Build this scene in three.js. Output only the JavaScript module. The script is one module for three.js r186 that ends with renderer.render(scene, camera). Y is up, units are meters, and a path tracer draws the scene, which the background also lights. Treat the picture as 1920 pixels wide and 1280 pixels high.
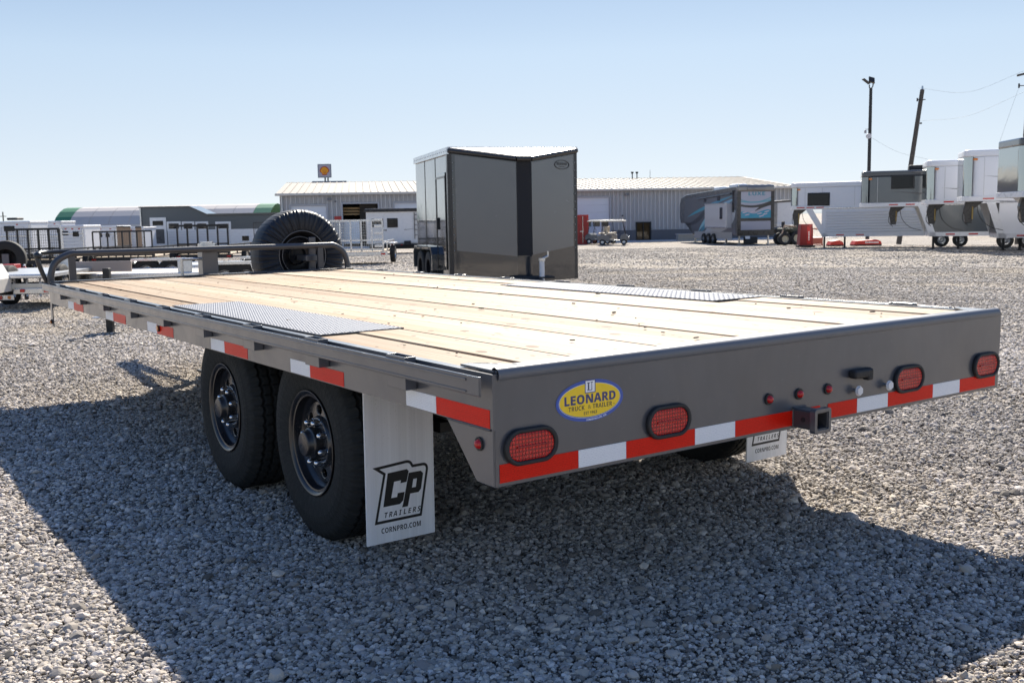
import * as THREE from 'three';
import { mergeGeometries } from 'three/addons/utils/BufferGeometryUtils.js';
import { RoundedBoxGeometry } from 'three/addons/geometries/RoundedBoxGeometry.js';
import { ImprovedNoise } from 'three/addons/math/ImprovedNoise.js';

// ------------------------------------------------------------------ camera, sky, sun, exposure
const scene = new THREE.Scene();
const EYE = new THREE.Vector3(-1.4516, 1.2251, 2.1762), YAW = -0.6074, PITCH = -0.121, ROLL = -0.0188;
const camera = new THREE.PerspectiveCamera(37.38, 1024 / 682, 0.05, 6000);
camera.rotation.set(PITCH, YAW, ROLL, 'YXZ');
camera.position.copy(EYE);
camera.focus = 3.6;
camera.userData.fStop = 13;
scene.add(camera);

const SUN = new THREE.Vector3(0.675, 0.82, -0.725).normalize();
{
  // clear late-morning sky: pale haze at the horizon, deep blue overhead, a broad bright aureole round the sun
  const W = 1024, H = 512, d = new Float32Array(W * H * 4), v = new THREE.Vector3();
  const hor = [0.46, 0.49, 0.50], mid = [0.16, 0.275, 0.43], zen = [0.03, 0.078, 0.225];
  for (let j = 0; j < H; j++) for (let i = 0; i < W; i++) {
    const el = ((j + 0.5) / H - 0.5) * Math.PI, az = ((i + 0.5) / W - 0.5) * 2 * Math.PI;
    v.set(Math.cos(el) * Math.cos(az), Math.sin(el), Math.cos(el) * Math.sin(az));
    const c = v.dot(SUN), e = Math.max(0, el) / (Math.PI / 2);
    const t1 = 1 - Math.exp(-e / 0.115), t2 = 1 - Math.exp(-Math.max(0, e - 0.10) / 0.20);
    const glow = 0.12 * Math.exp(-(1 - c) / 0.10) + 0.4 * Math.exp(-(1 - c) / 0.012);
    const k = (j * W + i) * 4, away = 0.9 + 0.1 * (0.5 + 0.5 * c);
    for (let n = 0; n < 3; n++) {
      let s = hor[n] + (mid[n] - hor[n]) * t1; s = s + (zen[n] - s) * t2;
      d[k + n] = (el < 0 ? hor[n] * 0.55 : s * away) + glow * [1, 0.98, 0.92][n];
    }
    d[k + 3] = 1;
  }
  const sky = new THREE.DataTexture(d, W, H, THREE.RGBAFormat, THREE.FloatType);
  sky.mapping = THREE.EquirectangularReflectionMapping; sky.magFilter = THREE.LinearFilter; sky.needsUpdate = true;
  scene.background = sky; scene.environment = sky;
}
const sun = new THREE.DirectionalLight(new THREE.Color(1, 0.93, 0.82), 5);
sun.position.copy(SUN).multiplyScalar(60); sun.castShadow = true; sun.shadow.mapSize.set(4096, 4096);
Object.assign(sun.shadow.camera, { left: -40, right: 40, top: 40, bottom: -40, near: 1, far: 200 });
scene.add(sun, sun.target);
const renderer = new THREE.WebGLRenderer({ antialias: true });
renderer.toneMapping = THREE.LinearToneMapping;
renderer.toneMappingExposure = 2.0;
renderer.shadowMap.enabled = true;

// ------------------------------------------------------------------ helpers
function rng(seed) { return () => { seed = (seed + 0x6d2b79f5) | 0; let t = Math.imul(seed ^ (seed >>> 15), 1 | seed); t = (t + Math.imul(t ^ (t >>> 7), 61 | t)) ^ t; return ((t ^ (t >>> 14)) >>> 0) / 4294967296; }; }
const PN = new ImprovedNoise();
const PI = Math.PI, lerp = THREE.MathUtils.lerp, clamp = THREE.MathUtils.clamp;
const V = (x, y, z) => new THREE.Vector3(x, y, z);
const fbm = (x, y, z = 0, o = 4) => { let s = 0, a = 0.5; for (let i = 0; i < o; i++, a *= 0.5) { s += a * PN.noise(x, y, z + i * 7.3); x *= 2.03; y *= 2.03; } return s; };
const taken = new Map();
const numbered = (n) => { const k = taken.get(n) || 0; taken.set(n, k + 1); return k ? n + '_' + String(k).padStart(3, '0') : n; };
function thing(name, label, category, pos = [0, 0, 0], turn = 0, group) {
  const o = new THREE.Group(); o.name = numbered(name); o.position.set(...pos); o.rotation.y = turn;
  o.userData = { label, category }; if (group) o.userData.group = group;
  scene.add(o); return o;
}
function copyOf(src, label, pos, turn = 0) { const o = src.clone(); o.name = numbered(src.name.replace(/_\d{3}$/, '')); o.userData = { ...src.userData, label }; o.position.set(...pos); o.rotation.y = turn; scene.add(o); return o; }
const M4 = (x, y, z, rx = 0, ry = 0, rz = 0) => new THREE.Matrix4().compose(V(x, y, z), new THREE.Quaternion().setFromEuler(new THREE.Euler(rx, ry, rz)), V(1, 1, 1));
const clean = (g) => { const n = g.index ? g.toNonIndexed() : g; for (const k of Object.keys(n.attributes)) if (!['position', 'normal', 'uv', 'color'].includes(k)) n.deleteAttribute(k); return n; };
function metric(g) { // uv in metres by dominant axis
  const p = g.attributes.position, n = g.attributes.normal, u = new Float32Array(p.count * 2);
  for (let i = 0; i < p.count; i++) {
    const a = Math.abs(n.getX(i)), b = Math.abs(n.getY(i)), c = Math.abs(n.getZ(i));
    u[i * 2] = a > b && a > c ? p.getZ(i) : p.getX(i); u[i * 2 + 1] = b >= a && b >= c ? p.getZ(i) : p.getY(i);
  }
  g.setAttribute('uv', new THREE.BufferAttribute(u, 2)); return g;
}
const bx = (w, h, d, x = 0, y = 0, z = 0, rx = 0, ry = 0, rz = 0) => metric(clean(new THREE.BoxGeometry(w, h, d))).applyMatrix4(M4(x, y, z, rx, ry, rz));
const rb = (w, h, d, r, x = 0, y = 0, z = 0, rx = 0, ry = 0, rz = 0, s = 2) => metric(clean(new RoundedBoxGeometry(w, h, d, s, Math.min(r, w / 2.01, h / 2.01, d / 2.01)))).applyMatrix4(M4(x, y, z, rx, ry, rz));
const cyl = (r0, r1, h, x = 0, y = 0, z = 0, axis = 'y', seg = 20, open = false) => clean(new THREE.CylinderGeometry(r0, r1, h, seg, 1, open)).applyMatrix4(M4(x, y, z, axis === 'z' ? PI / 2 : 0, 0, axis === 'x' ? PI / 2 : 0));
const lathe = (pts, axis = 'x', seg = 64) => clean(new THREE.LatheGeometry(pts.map((p) => new THREE.Vector2(...p)), seg)).applyMatrix4(M4(0, 0, 0, axis === 'z' ? PI / 2 : 0, 0, axis === 'x' ? -PI / 2 : 0));
const tube = (pts, r, seg = 24, rs = 8, tension) => clean(new THREE.TubeGeometry(tension === undefined ? new THREE.CatmullRomCurve3(pts.map((p) => V(...p))) : new THREE.CatmullRomCurve3(pts.map((p) => V(...p)), false, 'catmullrom', tension), seg, r, rs));
function rod(a, b, r0, r1 = r0, seg = 10) { const A = V(...a), B = V(...b), L = A.distanceTo(B); const g = clean(new THREE.CylinderGeometry(r1, r0, L, seg)); const q = new THREE.Quaternion().setFromUnitVectors(V(0, 1, 0), B.clone().sub(A).normalize()); return g.applyMatrix4(new THREE.Matrix4().compose(A.add(B).multiplyScalar(0.5), q, V(1, 1, 1))); }
function ext(pts, depth, holes = [], bevel = 0, seg = 16) { // outline in xy, extruded along +z from 0
  const s = pts instanceof THREE.Shape ? pts : new THREE.Shape(pts.map((p) => new THREE.Vector2(...p)));
  for (const h of holes) s.holes.push(h instanceof THREE.Path ? h : new THREE.Path(h.map((p) => new THREE.Vector2(...p))));
  return clean(new THREE.ExtrudeGeometry(s, { depth: depth - 2 * bevel, bevelEnabled: bevel > 0, bevelSize: bevel, bevelThickness: bevel, bevelOffset: -bevel, bevelSegments: 2, curveSegments: seg })).translate(0, 0, bevel);
}
function stadium(w, h, cx = 0, cy = 0) { const r = h / 2, a = w / 2 - r, s = new THREE.Shape(); s.moveTo(cx - a, cy - r); s.lineTo(cx + a, cy - r); s.absarc(cx + a, cy, r, -PI / 2, PI / 2); s.lineTo(cx - a, cy + r); s.absarc(cx - a, cy, r, PI / 2, PI * 1.5); return s; }
function ellipse(a, b, cx = 0, cy = 0) { const s = new THREE.Shape(); s.absellipse(cx, cy, a, b, 0, 2 * PI); return s; }
function rounded(w, h, r, cx = 0, cy = 0) { const s = new THREE.Shape(), x = cx - w / 2, y = cy - h / 2; s.moveTo(x + r, y); s.lineTo(x + w - r, y); s.quadraticCurveTo(x + w, y, x + w, y + r); s.lineTo(x + w, y + h - r); s.quadraticCurveTo(x + w, y + h, x + w - r, y + h); s.lineTo(x + r, y + h); s.quadraticCurveTo(x, y + h, x, y + h - r); s.lineTo(x, y + r); s.quadraticCurveTo(x, y, x + r, y); return s; }
function poly(list) { // flat polygons, each anticlockwise seen from outside
  const P = [], U = [];
  for (const f of list) { const p = f.map((q) => V(...q)), n = new THREE.Vector3();
    for (let i = 1; i + 1 < p.length; i++) n.add(p[i].clone().sub(p[0]).cross(p[i + 1].clone().sub(p[0])));
    n.normalize(); const ex = p[1].clone().sub(p[0]).normalize(), ey = n.clone().cross(ex);
    for (let i = 1; i + 1 < p.length; i++) for (const q of [p[0], p[i], p[i + 1]]) { P.push(q.x, q.y, q.z); const r = q.clone().sub(p[0]); U.push(r.dot(ex), r.dot(ey)); } }
  const g = new THREE.BufferGeometry(); g.setAttribute('position', new THREE.Float32BufferAttribute(P, 3)); g.setAttribute('uv', new THREE.Float32BufferAttribute(U, 2)); g.computeVertexNormals(); return g;
}
function slab(pts, t, uv01) { // a flat polygon (anticlockwise from outside) grown outwards by t
  const p = pts.map((q) => V(...q)), n = new THREE.Vector3(); for (let i = 1; i + 1 < p.length; i++) n.add(p[i].clone().sub(p[0]).cross(p[i + 1].clone().sub(p[0]))); n.normalize();
  const q = p.map((a) => a.clone().addScaledVector(n, t)), f = [q.map((a) => a.toArray()), p.slice().reverse().map((a) => a.toArray())];
  for (let i = 0; i < p.length; i++) { const j = (i + 1) % p.length; f.push([p[i], p[j], q[j], q[i]].map((a) => a.toArray())); }
  return poly(f);
}
const shadowed = (m) => { m.castShadow = m.receiveShadow = true; return m; };
function part(name, geoms, mat, parent = scene, extra) {
  const list = [].concat(geoms), g = list.length > 1 ? mergeGeometries(list.map((x) => { const c = clean(x); if (!c.attributes.uv) metric(c); return c; })) : list[0];
  const m = shadowed(new THREE.Mesh(g, mat)); m.name = name; parent.add(m); if (extra) Object.assign(m.userData, extra); return m;
}
function shared(name, geom, mat, parent, matrix) { const m = shadowed(new THREE.Mesh(geom, mat)); m.name = name; if (matrix) { m.applyMatrix4(matrix); } parent.add(m); return m; }
const structure = (m) => { m.userData.kind = 'structure'; return m; };
const tag = (m, label, category, group) => { m.userData.label = label; m.userData.category = category; if (group) m.userData.group = group; return m; };

// ground height: level where the trailers in front stand, falling gently beyond 12 m to a flat yard
const drop = (r) => { const t = clamp((r - 12) / 59, 0, 1); return -0.87 * (t < 0.12 ? t * t / 0.24 : t - 0.06) / 0.94; };
const groundY = (x, z) => drop(Math.hypot(x - EYE.x, z - EYE.z));
// a spot on the ground: picture column u (of 1920) at a distance of dist metres along the view
const FWD = V(-Math.sin(YAW), 0, -Math.cos(YAW)), RGT = V(Math.cos(YAW), 0, -Math.sin(YAW));
const INV = new THREE.Matrix4().makeRotationFromEuler(new THREE.Euler(PITCH, YAW, ROLL, 'YXZ')).invert();
function spot(u, dist, y) {
  const at = (s, yy) => { const p = FWD.clone().multiplyScalar(dist).addScaledVector(RGT, s); p.y = yy - EYE.y; return p; };
  let s = 0; const k = (u - 960) / 1893;
  for (let i = 0; i < 8; i++) { const f = (ss) => { const P = at(ss, y ?? drop(Math.hypot(dist, ss))); const q = P.applyMatrix4(INV); return q.x / -q.z - k; }; const a = f(s), b = f(s + 0.1); s -= a * 0.1 / (b - a); }
  const P = at(s, 0); return [P.x + EYE.x, y ?? drop(Math.hypot(dist, s)), P.z + EYE.z];
}

// ------------------------------------------------------------------ textures
function canvas(w, h, draw, o = {}) { const c = document.createElement('canvas'); c.width = w; c.height = h; draw(c.getContext('2d'), w, h); const t = new THREE.CanvasTexture(c); t.colorSpace = o.data ? THREE.NoColorSpace : THREE.SRGBColorSpace; t.wrapS = t.wrapT = o.clamp ? THREE.ClampToEdgeWrapping : THREE.RepeatWrapping; t.magFilter = THREE.LinearFilter; if (o.rep) t.repeat.set(...o.rep); return t; }
function pixels(w, h, f, o = {}) { const d = new Uint8Array(w * h * 4); for (let y = 0; y < h; y++) for (let x = 0; x < w; x++) { const c = f(x, y), k = (y * w + x) * 4; for (let n = 0; n < 3; n++) d[k + n] = clamp(Array.isArray(c) ? c[n] : c, 0, 1) * 255; d[k + 3] = 255; } const t = new THREE.DataTexture(d, w, h); t.colorSpace = o.srgb ? THREE.SRGBColorSpace : THREE.NoColorSpace; t.wrapS = t.wrapT = THREE.RepeatWrapping; t.magFilter = THREE.LinearFilter; t.needsUpdate = true; if (o.rep) t.repeat.set(...o.rep); return t; }
const tileNoise = (u, v, f, s) => { const a = u * 2 * PI, b = v * 2 * PI, r = f / (2 * PI); return PN.noise(Math.cos(a) * r + s, Math.sin(a) * r + Math.cos(b) * r * 1.7, Math.sin(b) * r + s * 2); };
const smudge = pixels(256, 256, (x, y) => 0.5 + 0.5 * (tileNoise(x / 256, y / 256, 6, 1) + 0.5 * tileNoise(x / 256, y / 256, 15, 4) + 0.3 * tileNoise(x / 256, y / 256, 40, 9)));
const smudgeAt = (lo, hi, rep) => { const t = pixels(256, 256, (x, y) => lo + (hi - lo) * clamp(0.5 + 0.55 * (tileNoise(x / 256, y / 256, 6, 1) + 0.5 * tileNoise(x / 256, y / 256, 15, 4) + 0.3 * tileNoise(x / 256, y / 256, 40, 9)), 0, 1)); t.repeat.set(rep, rep); return t; };
const lin = (r, g = r, b = r) => new THREE.Color().setRGB(r, g, b);
const mat = (c, rough = 0.6, metal = 0, o = {}) => { const { phys, ...rest } = o; return new (phys || rest.clearcoat || rest.transmission ? THREE.MeshPhysicalMaterial : THREE.MeshStandardMaterial)({ color: Array.isArray(c) ? lin(...c) : c, roughness: rough, metalness: metal, side: THREE.DoubleSide, ...rest }); };

const roughA = smudgeAt(0.55, 1, 0.9), roughB = smudgeAt(0.7, 1, 2.3), fineBump = pixels(256, 256, (x, y) => 0.5 + 0.5 * tileNoise(x / 256, y / 256, 90, 3) + 0.3 * tileNoise(x / 256, y / 256, 30, 5)); fineBump.repeat.set(3, 3);
const ripple = pixels(256, 256, (x, y) => 0.5 + 0.45 * tileNoise(x / 256, y / 256, 3, 12) + 0.15 * tileNoise(x / 256, y / 256, 8, 2)); ripple.repeat.set(0.7, 0.7);
const dustTex = pixels(512, 512, (x, y) => { const u = x / 512, v = y / 512, s = tileNoise(u, v, 5, 3) + 0.5 * tileNoise(u, v, 14, 8), streak = tileNoise(u, v * 0.15 + 0.2, 40, 6), sp = tileNoise(u, v, 110, 2) > 0.62 ? 0.22 : 0; const k = 0.86 + 0.1 * s + 0.05 * streak + sp; return [k, k, k]; }); dustTex.repeat.set(0.8, 0.8);
const M = {
  paint: mat([0.085, 0.091, 0.106], 0.5, 0, { clearcoat: 0.9, clearcoatRoughness: 0.22, roughnessMap: roughA, bumpMap: ripple, bumpScale: 0.003, map: dustTex }),
  paintDark: mat([0.055, 0.056, 0.062], 0.5, 0, { clearcoat: 0.4, clearcoatRoughness: 0.25, roughnessMap: roughA }),
  black: mat([0.018, 0.018, 0.02], 0.4, 0, { roughnessMap: roughA, clearcoat: 0.3, clearcoatRoughness: 0.3 }),
  matBlack: mat([0.02, 0.02, 0.021], 0.75, 0, { roughnessMap: roughB }),
  under: mat([0.05, 0.05, 0.052], 0.7),
  rubber: mat([0.02, 0.022, 0.022], 0.9, 0, { phys: true, specularIntensity: 0.45, roughnessMap: roughB, bumpMap: fineBump, bumpScale: 0.0006 }),
  plainRubber: mat([0.022, 0.022, 0.022], 0.8),
  rim: mat([0.012, 0.012, 0.014], 0.42, 0, { clearcoat: 0.3, clearcoatRoughness: 0.25, roughnessMap: roughA }),
  chrome: mat([0.75, 0.76, 0.78], 0.12, 1),
  zinc: mat([0.55, 0.56, 0.57], 0.38, 1, { roughnessMap: roughA }),
  alu: mat([0.62, 0.63, 0.65], 0.36, 1, { roughnessMap: roughA }),
  aluDull: mat([0.5, 0.51, 0.52], 0.5, 0.7, { roughnessMap: roughA }),
  polished: mat([0.78, 0.8, 0.82], 0.07, 1, { bumpMap: ripple, bumpScale: 0.004 }),
  white: mat([0.72, 0.725, 0.74], 0.4, 0, { roughnessMap: roughA, clearcoat: 0.4, clearcoatRoughness: 0.2 }),
  offWhite: mat([0.86, 0.86, 0.85], 0.55),
  glass: mat([0.006, 0.007, 0.009], 0.06, 0, { phys: true, specularIntensity: 0.7 }),
  lip: mat([0.14, 0.148, 0.165], 0.55, 0, { roughnessMap: roughA }),
  redLens: mat([0.5, 0.008, 0.006], 0.15, 0, { clearcoat: 0.4, clearcoatRoughness: 0.05 }),
  amber: mat([0.75, 0.22, 0.02], 0.2, 0, { clearcoat: 1 }),
  redPaint: mat([0.42, 0.02, 0.02], 0.45, 0, { roughnessMap: roughA }),
  charcoal: mat([0.065, 0.07, 0.077], 0.4, 0, { clearcoat: 0.5, clearcoatRoughness: 0.15, roughnessMap: roughA }),
  wire: mat([0.05, 0.05, 0.055], 0.6),
  wood: mat([0.33, 0.24, 0.17], 0.8),
};

// ------------------------------------------------------------------ ground and gravel
const cellsTex = (() => { // crushed stone: 1.6 m tile of some 3000 stones
  const S = 1024, N = 54, r = rng(11), c = [];
  for (let i = 0; i < N * N; i++) c.push([r(), r(), r(), r(), r()]);
  const col = new Uint8Array(S * S * 4), hgt = new Uint8Array(S * S * 4);
  for (let y = 0; y < S; y++) for (let x = 0; x < S; x++) {
    const u = x / S * N, v = y / S * N, iu = Math.floor(u), iv = Math.floor(v); let best = 9, second = 9, who;
    for (let a = -1; a <= 1; a++) for (let b = -1; b <= 1; b++) {
      const k = c[((iv + b + N) % N) * N + (iu + a + N) % N], dx = iu + a + k[0] - u, dy = iv + b + k[1] - v, dd = Math.hypot(dx * (0.8 + 0.5 * k[3]), dy * (1.3 - 0.5 * k[3])) / (0.7 + 0.6 * k[2]);
      if (dd < best) { second = best; best = dd; who = k; } else if (dd < second) second = dd;
    }
    const edge = clamp((second - best) / 0.22, 0, 1), tone = 0.2 + 0.3 * who[4] + (who[3] > 0.93 ? 0.12 : 0), h = edge * (0.45 + 0.55 * who[2]) * (1 - 0.35 * best);
    const o = (y * S + x) * 4, g = 0.55 + 0.45 * edge, warm = who[0];
    col[o] = 255 * clamp(tone * g * (1.1 + 0.06 * warm), 0, 1); col[o + 1] = 255 * clamp(tone * g * (1.01 + 0.02 * warm), 0, 1); col[o + 2] = 255 * clamp(tone * g * (0.93 - 0.06 * warm), 0, 1); col[o + 3] = 255;
    hgt[o] = hgt[o + 1] = hgt[o + 2] = 255 * clamp(h, 0, 1); hgt[o + 3] = 255;
  }
  const mk = (d) => { const t = new THREE.DataTexture(d, S, S); t.wrapS = t.wrapT = THREE.RepeatWrapping; t.magFilter = THREE.LinearFilter; t.needsUpdate = true; return t; };
  return [mk(col), mk(hgt)];
})();
const relief = (x, z) => 0.02 * fbm(x * 0.55, z * 0.55, 3.3, 3) + 0.012 * PN.noise(x * 2.1, 5, z * 2.1);
const flatten = (x, z) => { const inside = (px, pz, r) => clamp((Math.hypot(x - px, z - pz) - r) / 0.25, 0, 1); return Math.min(inside(0.2, -1.4, 0.25), inside(0.2, -2.36, 0.25), inside(2.24, -1.4, 0.25), inside(2.24, -2.36, 0.25)); };
const earth = (x, z) => groundY(x, z) + relief(x, z) * flatten(x, z);
const tint = (x, z) => { // patches of fines, darker damp stone and worn wheel tracks
  const a = fbm(x * 0.16, z * 0.16, 9, 4), b = fbm(x * 0.6 + 9, z * 0.6, 2, 3), fines = clamp((fbm(x * 0.35 + 4, z * 0.35 + 1, 21, 3) - 0.03) * 4, 0, 1);
  const tr = Math.sin((x * 0.83 + z * 0.55) * 1.6 + 2 * fbm(x * 0.08, z * 0.08, 5, 2)); const k = 0.96 + 0.34 * a + 0.2 * b + 0.05 * tr; return [k * (1 + 0.05 * fines), k * (0.985 + 0.015 * fines), k * (0.97 - 0.06 * fines), fines];
};
{
  const A = 320, radii = [0]; for (let r = 0.35; r < 5200; r *= r < 12 ? 1.05 : r < 120 ? 1.045 : 1.18) radii.push(r);
  const P = [], U = [], C = [], I = [];
  for (const r of radii) for (let a = 0; a < A; a++) { const th = a / A * 2 * PI, x = EYE.x + r * Math.cos(th), z = EYE.z + r * Math.sin(th); P.push(x, earth(x, z) - 0.012, z); U.push(x / 1.1, z / 1.1); const t = tint(x, z); C.push(t[0] * 0.95, t[1] * 0.95, t[2] * 0.95); }
  for (let i = 0; i + 1 < radii.length; i++) for (let a = 0; a < A; a++) { const b = (a + 1) % A, p = i * A + a, q = i * A + b, s = (i + 1) * A + a, t = (i + 1) * A + b; if (i) I.push(p, t, q); I.push(p, s, t); }
  for (let i = 0; i < I.length; i += 3) { const t = I[i + 1]; I[i + 1] = I[i + 2]; I[i + 2] = t; }
  const g = new THREE.BufferGeometry(); g.setAttribute('position', new THREE.Float32BufferAttribute(P, 3)); g.setAttribute('uv', new THREE.Float32BufferAttribute(U, 2)); g.setAttribute('color', new THREE.Float32BufferAttribute(C, 3)); g.setIndex(I); g.computeVertexNormals();
  if (g.attributes.normal.getY(500) < 0) { const ix = g.index.array; for (let i = 0; i < ix.length; i += 3) { const t = ix[i + 1]; ix[i + 1] = ix[i + 2]; ix[i + 2] = t; } g.computeVertexNormals(); }
  const m = part('ground', g, new THREE.MeshStandardMaterial({ map: cellsTex[0], bumpMap: cellsTex[1], bumpScale: 0.012, roughness: 0.95, vertexColors: true }));
  structure(m); m.userData.label = 'wide yard of pale crushed limestone under the trailers'; m.userData.category = 'ground';
}
{ // loose stones as real geometry: dense near the lens, thinning out with distance
  const stone = (seed) => { const r = rng(seed), g = new THREE.IcosahedronGeometry(0.5, 2), p = g.attributes.position, v = new THREE.Vector3(), cuts = [];
    for (let i = 0; i < 11; i++) { const n = V(r() - 0.5, r() - 0.5, r() - 0.5).normalize(); cuts.push([n, 0.29 + 0.15 * r()]); }
    const ox = r() * 50; for (let i = 0; i < p.count; i++) { v.fromBufferAttribute(p, i); const l = 1 + 0.25 * PN.noise(v.x * 3 + ox, v.y * 3, v.z * 3); v.multiplyScalar(l); for (const [n, d] of cuts) { const k = v.dot(n) - d; if (k > 0) v.addScaledVector(n, -k * 0.9); } p.setXYZ(i, v.x, v.y * 0.85, v.z); }
    g.computeVertexNormals(); return clean(g); };
  const variants = []; for (let i = 0; i < 8; i++) variants.push(stone(40 + i));
  const sets = variants.map(() => ({ m: [], c: [] })), r = rng(5), q = new THREE.Quaternion(), e = new THREE.Euler(), half = 0.56;
  const put = (r0, r1, per, lo, hi, flat) => {
    const n = Math.round(half * (r1 * r1 - r0 * r0) * per);
    for (let i = 0; i < n; i++) {
      const rad = Math.sqrt(r0 * r0 + r() * (r1 * r1 - r0 * r0)), th = (r() * 2 - 1) * half, fx = Math.cos(th) * rad, sx = Math.sin(th) * rad;
      const x = EYE.x + FWD.x * fx + RGT.x * sx, z = EYE.z + FWD.z * fx + RGT.z * sx, t = tint(x, z);
      if (r() < 0.55 * t[3]) continue; const k = r(), size = (lo + (hi - lo) * k * k * (0.4 + 0.6 * k)) * (r() < 0.02 ? 1.35 : 1) * (1 - 0.35 * t[3]), s = sets[Math.floor(r() * 8)];
      e.set((r() - 0.5) * 1.1 * flat, r() * 6.28, (r() - 0.5) * 1.1 * flat, 'XYZ'); q.setFromEuler(e);
      const y = earth(x, z) + size * (r() * 0.26 * flat - 0.14);
      s.m.push(new THREE.Matrix4().compose(V(x, y, z), q, V(size * (0.92 + 0.35 * r()), size * (0.75 + 0.3 * r()) * (0.3 + 0.7 * flat), size * (0.9 + 0.4 * r()))));
      const v = r(), w = r(), tone = v < 0.16 ? 0.09 + 0.13 * w : v > 0.88 ? 0.52 + 0.16 * w : 0.26 + 0.25 * w, wm = r();
      s.c.push(tone * t[0] * (1.1 + 0.06 * wm), tone * t[1] * (1.015 + 0.01 * wm), tone * t[2] * (0.95 - 0.1 * wm));
    }
  };
  put(1.2, 4.2, 12500, 0.007, 0.024, 1); put(1.2, 8, 160, 0.022, 0.05, 0.95);
  put(4.2, 7, 6500, 0.008, 0.027, 0.9); put(7, 11, 2700, 0.011, 0.034, 0.8); put(11, 17, 1000, 0.016, 0.044, 0.6); put(17, 28, 330, 0.02, 0.055, 0.5); put(28, 64, 40, 0.03, 0.085, 0.5);
  const m = new THREE.MeshStandardMaterial({ color: 0xffffff, roughness: 0.9 });
  const g = thing('gravel', 'loose crushed limestone gravel covering the yard', 'gravel'); g.userData.kind = 'stuff';
  sets.forEach((s, i) => { const im = new THREE.InstancedMesh(variants[i], m, s.m.length); s.m.forEach((x, k) => im.setMatrixAt(k, x)); im.instanceColor = new THREE.InstancedBufferAttribute(new Float32Array(s.c), 3); im.name = 'gravel_stones'; im.userData.kind = 'stuff'; shadowed(im); g.add(im); });
}
// ------------------------------------------------------------------ the flatbed trailer (x 0..2.44 across, z 0 at the tail, going to -5.87 at the headboard)
const D = 0.82, L = 5.87, W = 2.44;
const woodTex = (seed) => canvas(2048, 128, (g, w, h) => {
  const r = rng(seed), warm = r(), base = [200 - 24 * warm, 187 - 28 * warm, 170 - 33 * warm];
  g.fillStyle = `rgb(${base.map(Math.round)})`; g.fillRect(0, 0, w, h);
  for (let i = 0; i < 300; i++) { const y = r() * h, a = 0.05 + 0.2 * r(), t = r(); g.strokeStyle = t < 0.55 ? `rgba(118,76,40,${a})` : `rgba(232,210,176,${a * 1.4})`; g.lineWidth = 0.5 + 2.2 * r(); g.beginPath(); const x0 = -200 + r() * 800, x1 = x0 + 500 + r() * 2000, b = (r() - 0.5) * 26, ph = r() * 6; for (let k = 0; k <= 24; k++) { const x = lerp(x0, x1, k / 24); g.lineTo(x, y + b * Math.sin(ph + k * 0.22) * 0.5 + 3 * Math.sin(k * 0.9 + ph)); } g.stroke(); }
  for (let i = 0; i < 5; i++) { const x = r() * w, y = r() * h; g.fillStyle = `rgba(150,98,52,${0.08 + 0.16 * r()})`; g.beginPath(); g.ellipse(x, y, 120 + 260 * r(), 10 + 22 * r(), 0, 0, 7); g.fill(); }
  for (let i = 0; i < 6; i++) { const x = r() * w, y = 12 + r() * (h - 24), k = 5 + 7 * r(); for (let j = 5; j > 0; j--) { g.strokeStyle = `rgba(128,78,38,${0.16})`; g.lineWidth = 1.6; g.beginPath(); g.ellipse(x, y, k * (1 + j * 0.55), k * 1.1 * (1 + j * 0.3), 0, 0, 7); g.stroke(); } g.fillStyle = 'rgba(86,48,22,.85)'; g.beginPath(); g.ellipse(x, y, k * 0.9, k * 1.0, 0, 0, 7); g.fill(); }
  for (let i = 0; i < 34; i++) { const x = r() * w, y = r() * h; g.fillStyle = `rgba(52,36,24,${0.35 + 0.5 * r()})`; g.beginPath(); g.ellipse(x, y, 2 + 9 * r() * r(), 2 + 4 * r(), (r() - 0.5) * 0.8, 0, 7); g.fill(); }
  for (let i = 0; i < 5; i++) { const x = r() * w, y = r() * h; g.strokeStyle = 'rgba(70,44,24,.5)'; g.lineWidth = 0.8 + r(); g.beginPath(); g.moveTo(x, y); g.lineTo(x + 60 + 180 * r(), y + 6 * (r() - 0.5)); g.stroke(); }
  for (const z of [0.02, 0.11, 0.22, 0.33, 0.44, 0.55, 0.66, 0.77, 0.88, 0.98]) for (const y of [0.2, 0.78]) { g.fillStyle = 'rgba(40,30,24,.85)'; g.beginPath(); g.ellipse(z * w + 4 * r(), y * h + 6 * r(), 2.6, 5, 0, 0, 7); g.fill(); }
});
const planks = [[0.8, 0.79, 0.78], [0.62, 0.59, 0.56], [0.86, 0.86, 0.86], [0.7, 0.66, 0.62], [0.76, 0.75, 0.75], [0.88, 0.85, 0.82]].map((c, s) => mat(c, 0.7, 0, { map: woodTex(s * 17 + 3), phys: true, specularIntensity: 0.5 }));
const tapeTex = (c, dark) => canvas(256, 64, (g, w, h) => { const r = rng(dark ? 3 : 4); g.fillStyle = c; g.fillRect(0, 0, w, h); for (let y = 0; y < h; y += 5) for (let x = (y % 10) * 0.6; x < w; x += 6) { g.fillStyle = `rgba(${dark ? '60,0,0' : '130,135,145'},${0.10 + 0.22 * r()})`; g.fillRect(x, y, 3, 2.4); } for (let i = 0; i < 30; i++) { g.strokeStyle = `rgba(${dark ? '255,120,90' : '255,255,255'},${0.12 * r()})`; g.beginPath(); g.moveTo(r() * w, r() * h); g.lineTo(r() * w, r() * h); g.stroke(); } });
const redTape = mat([1, 1, 1], 0.28, 0, { map: tapeTex('#e6210f', true), phys: true, specularIntensity: 0.35 }), whiteTape = mat([1, 1, 1], 0.3, 0, { map: tapeTex('#f2f4f6', false), phys: true, specularIntensity: 0.35 });
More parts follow.
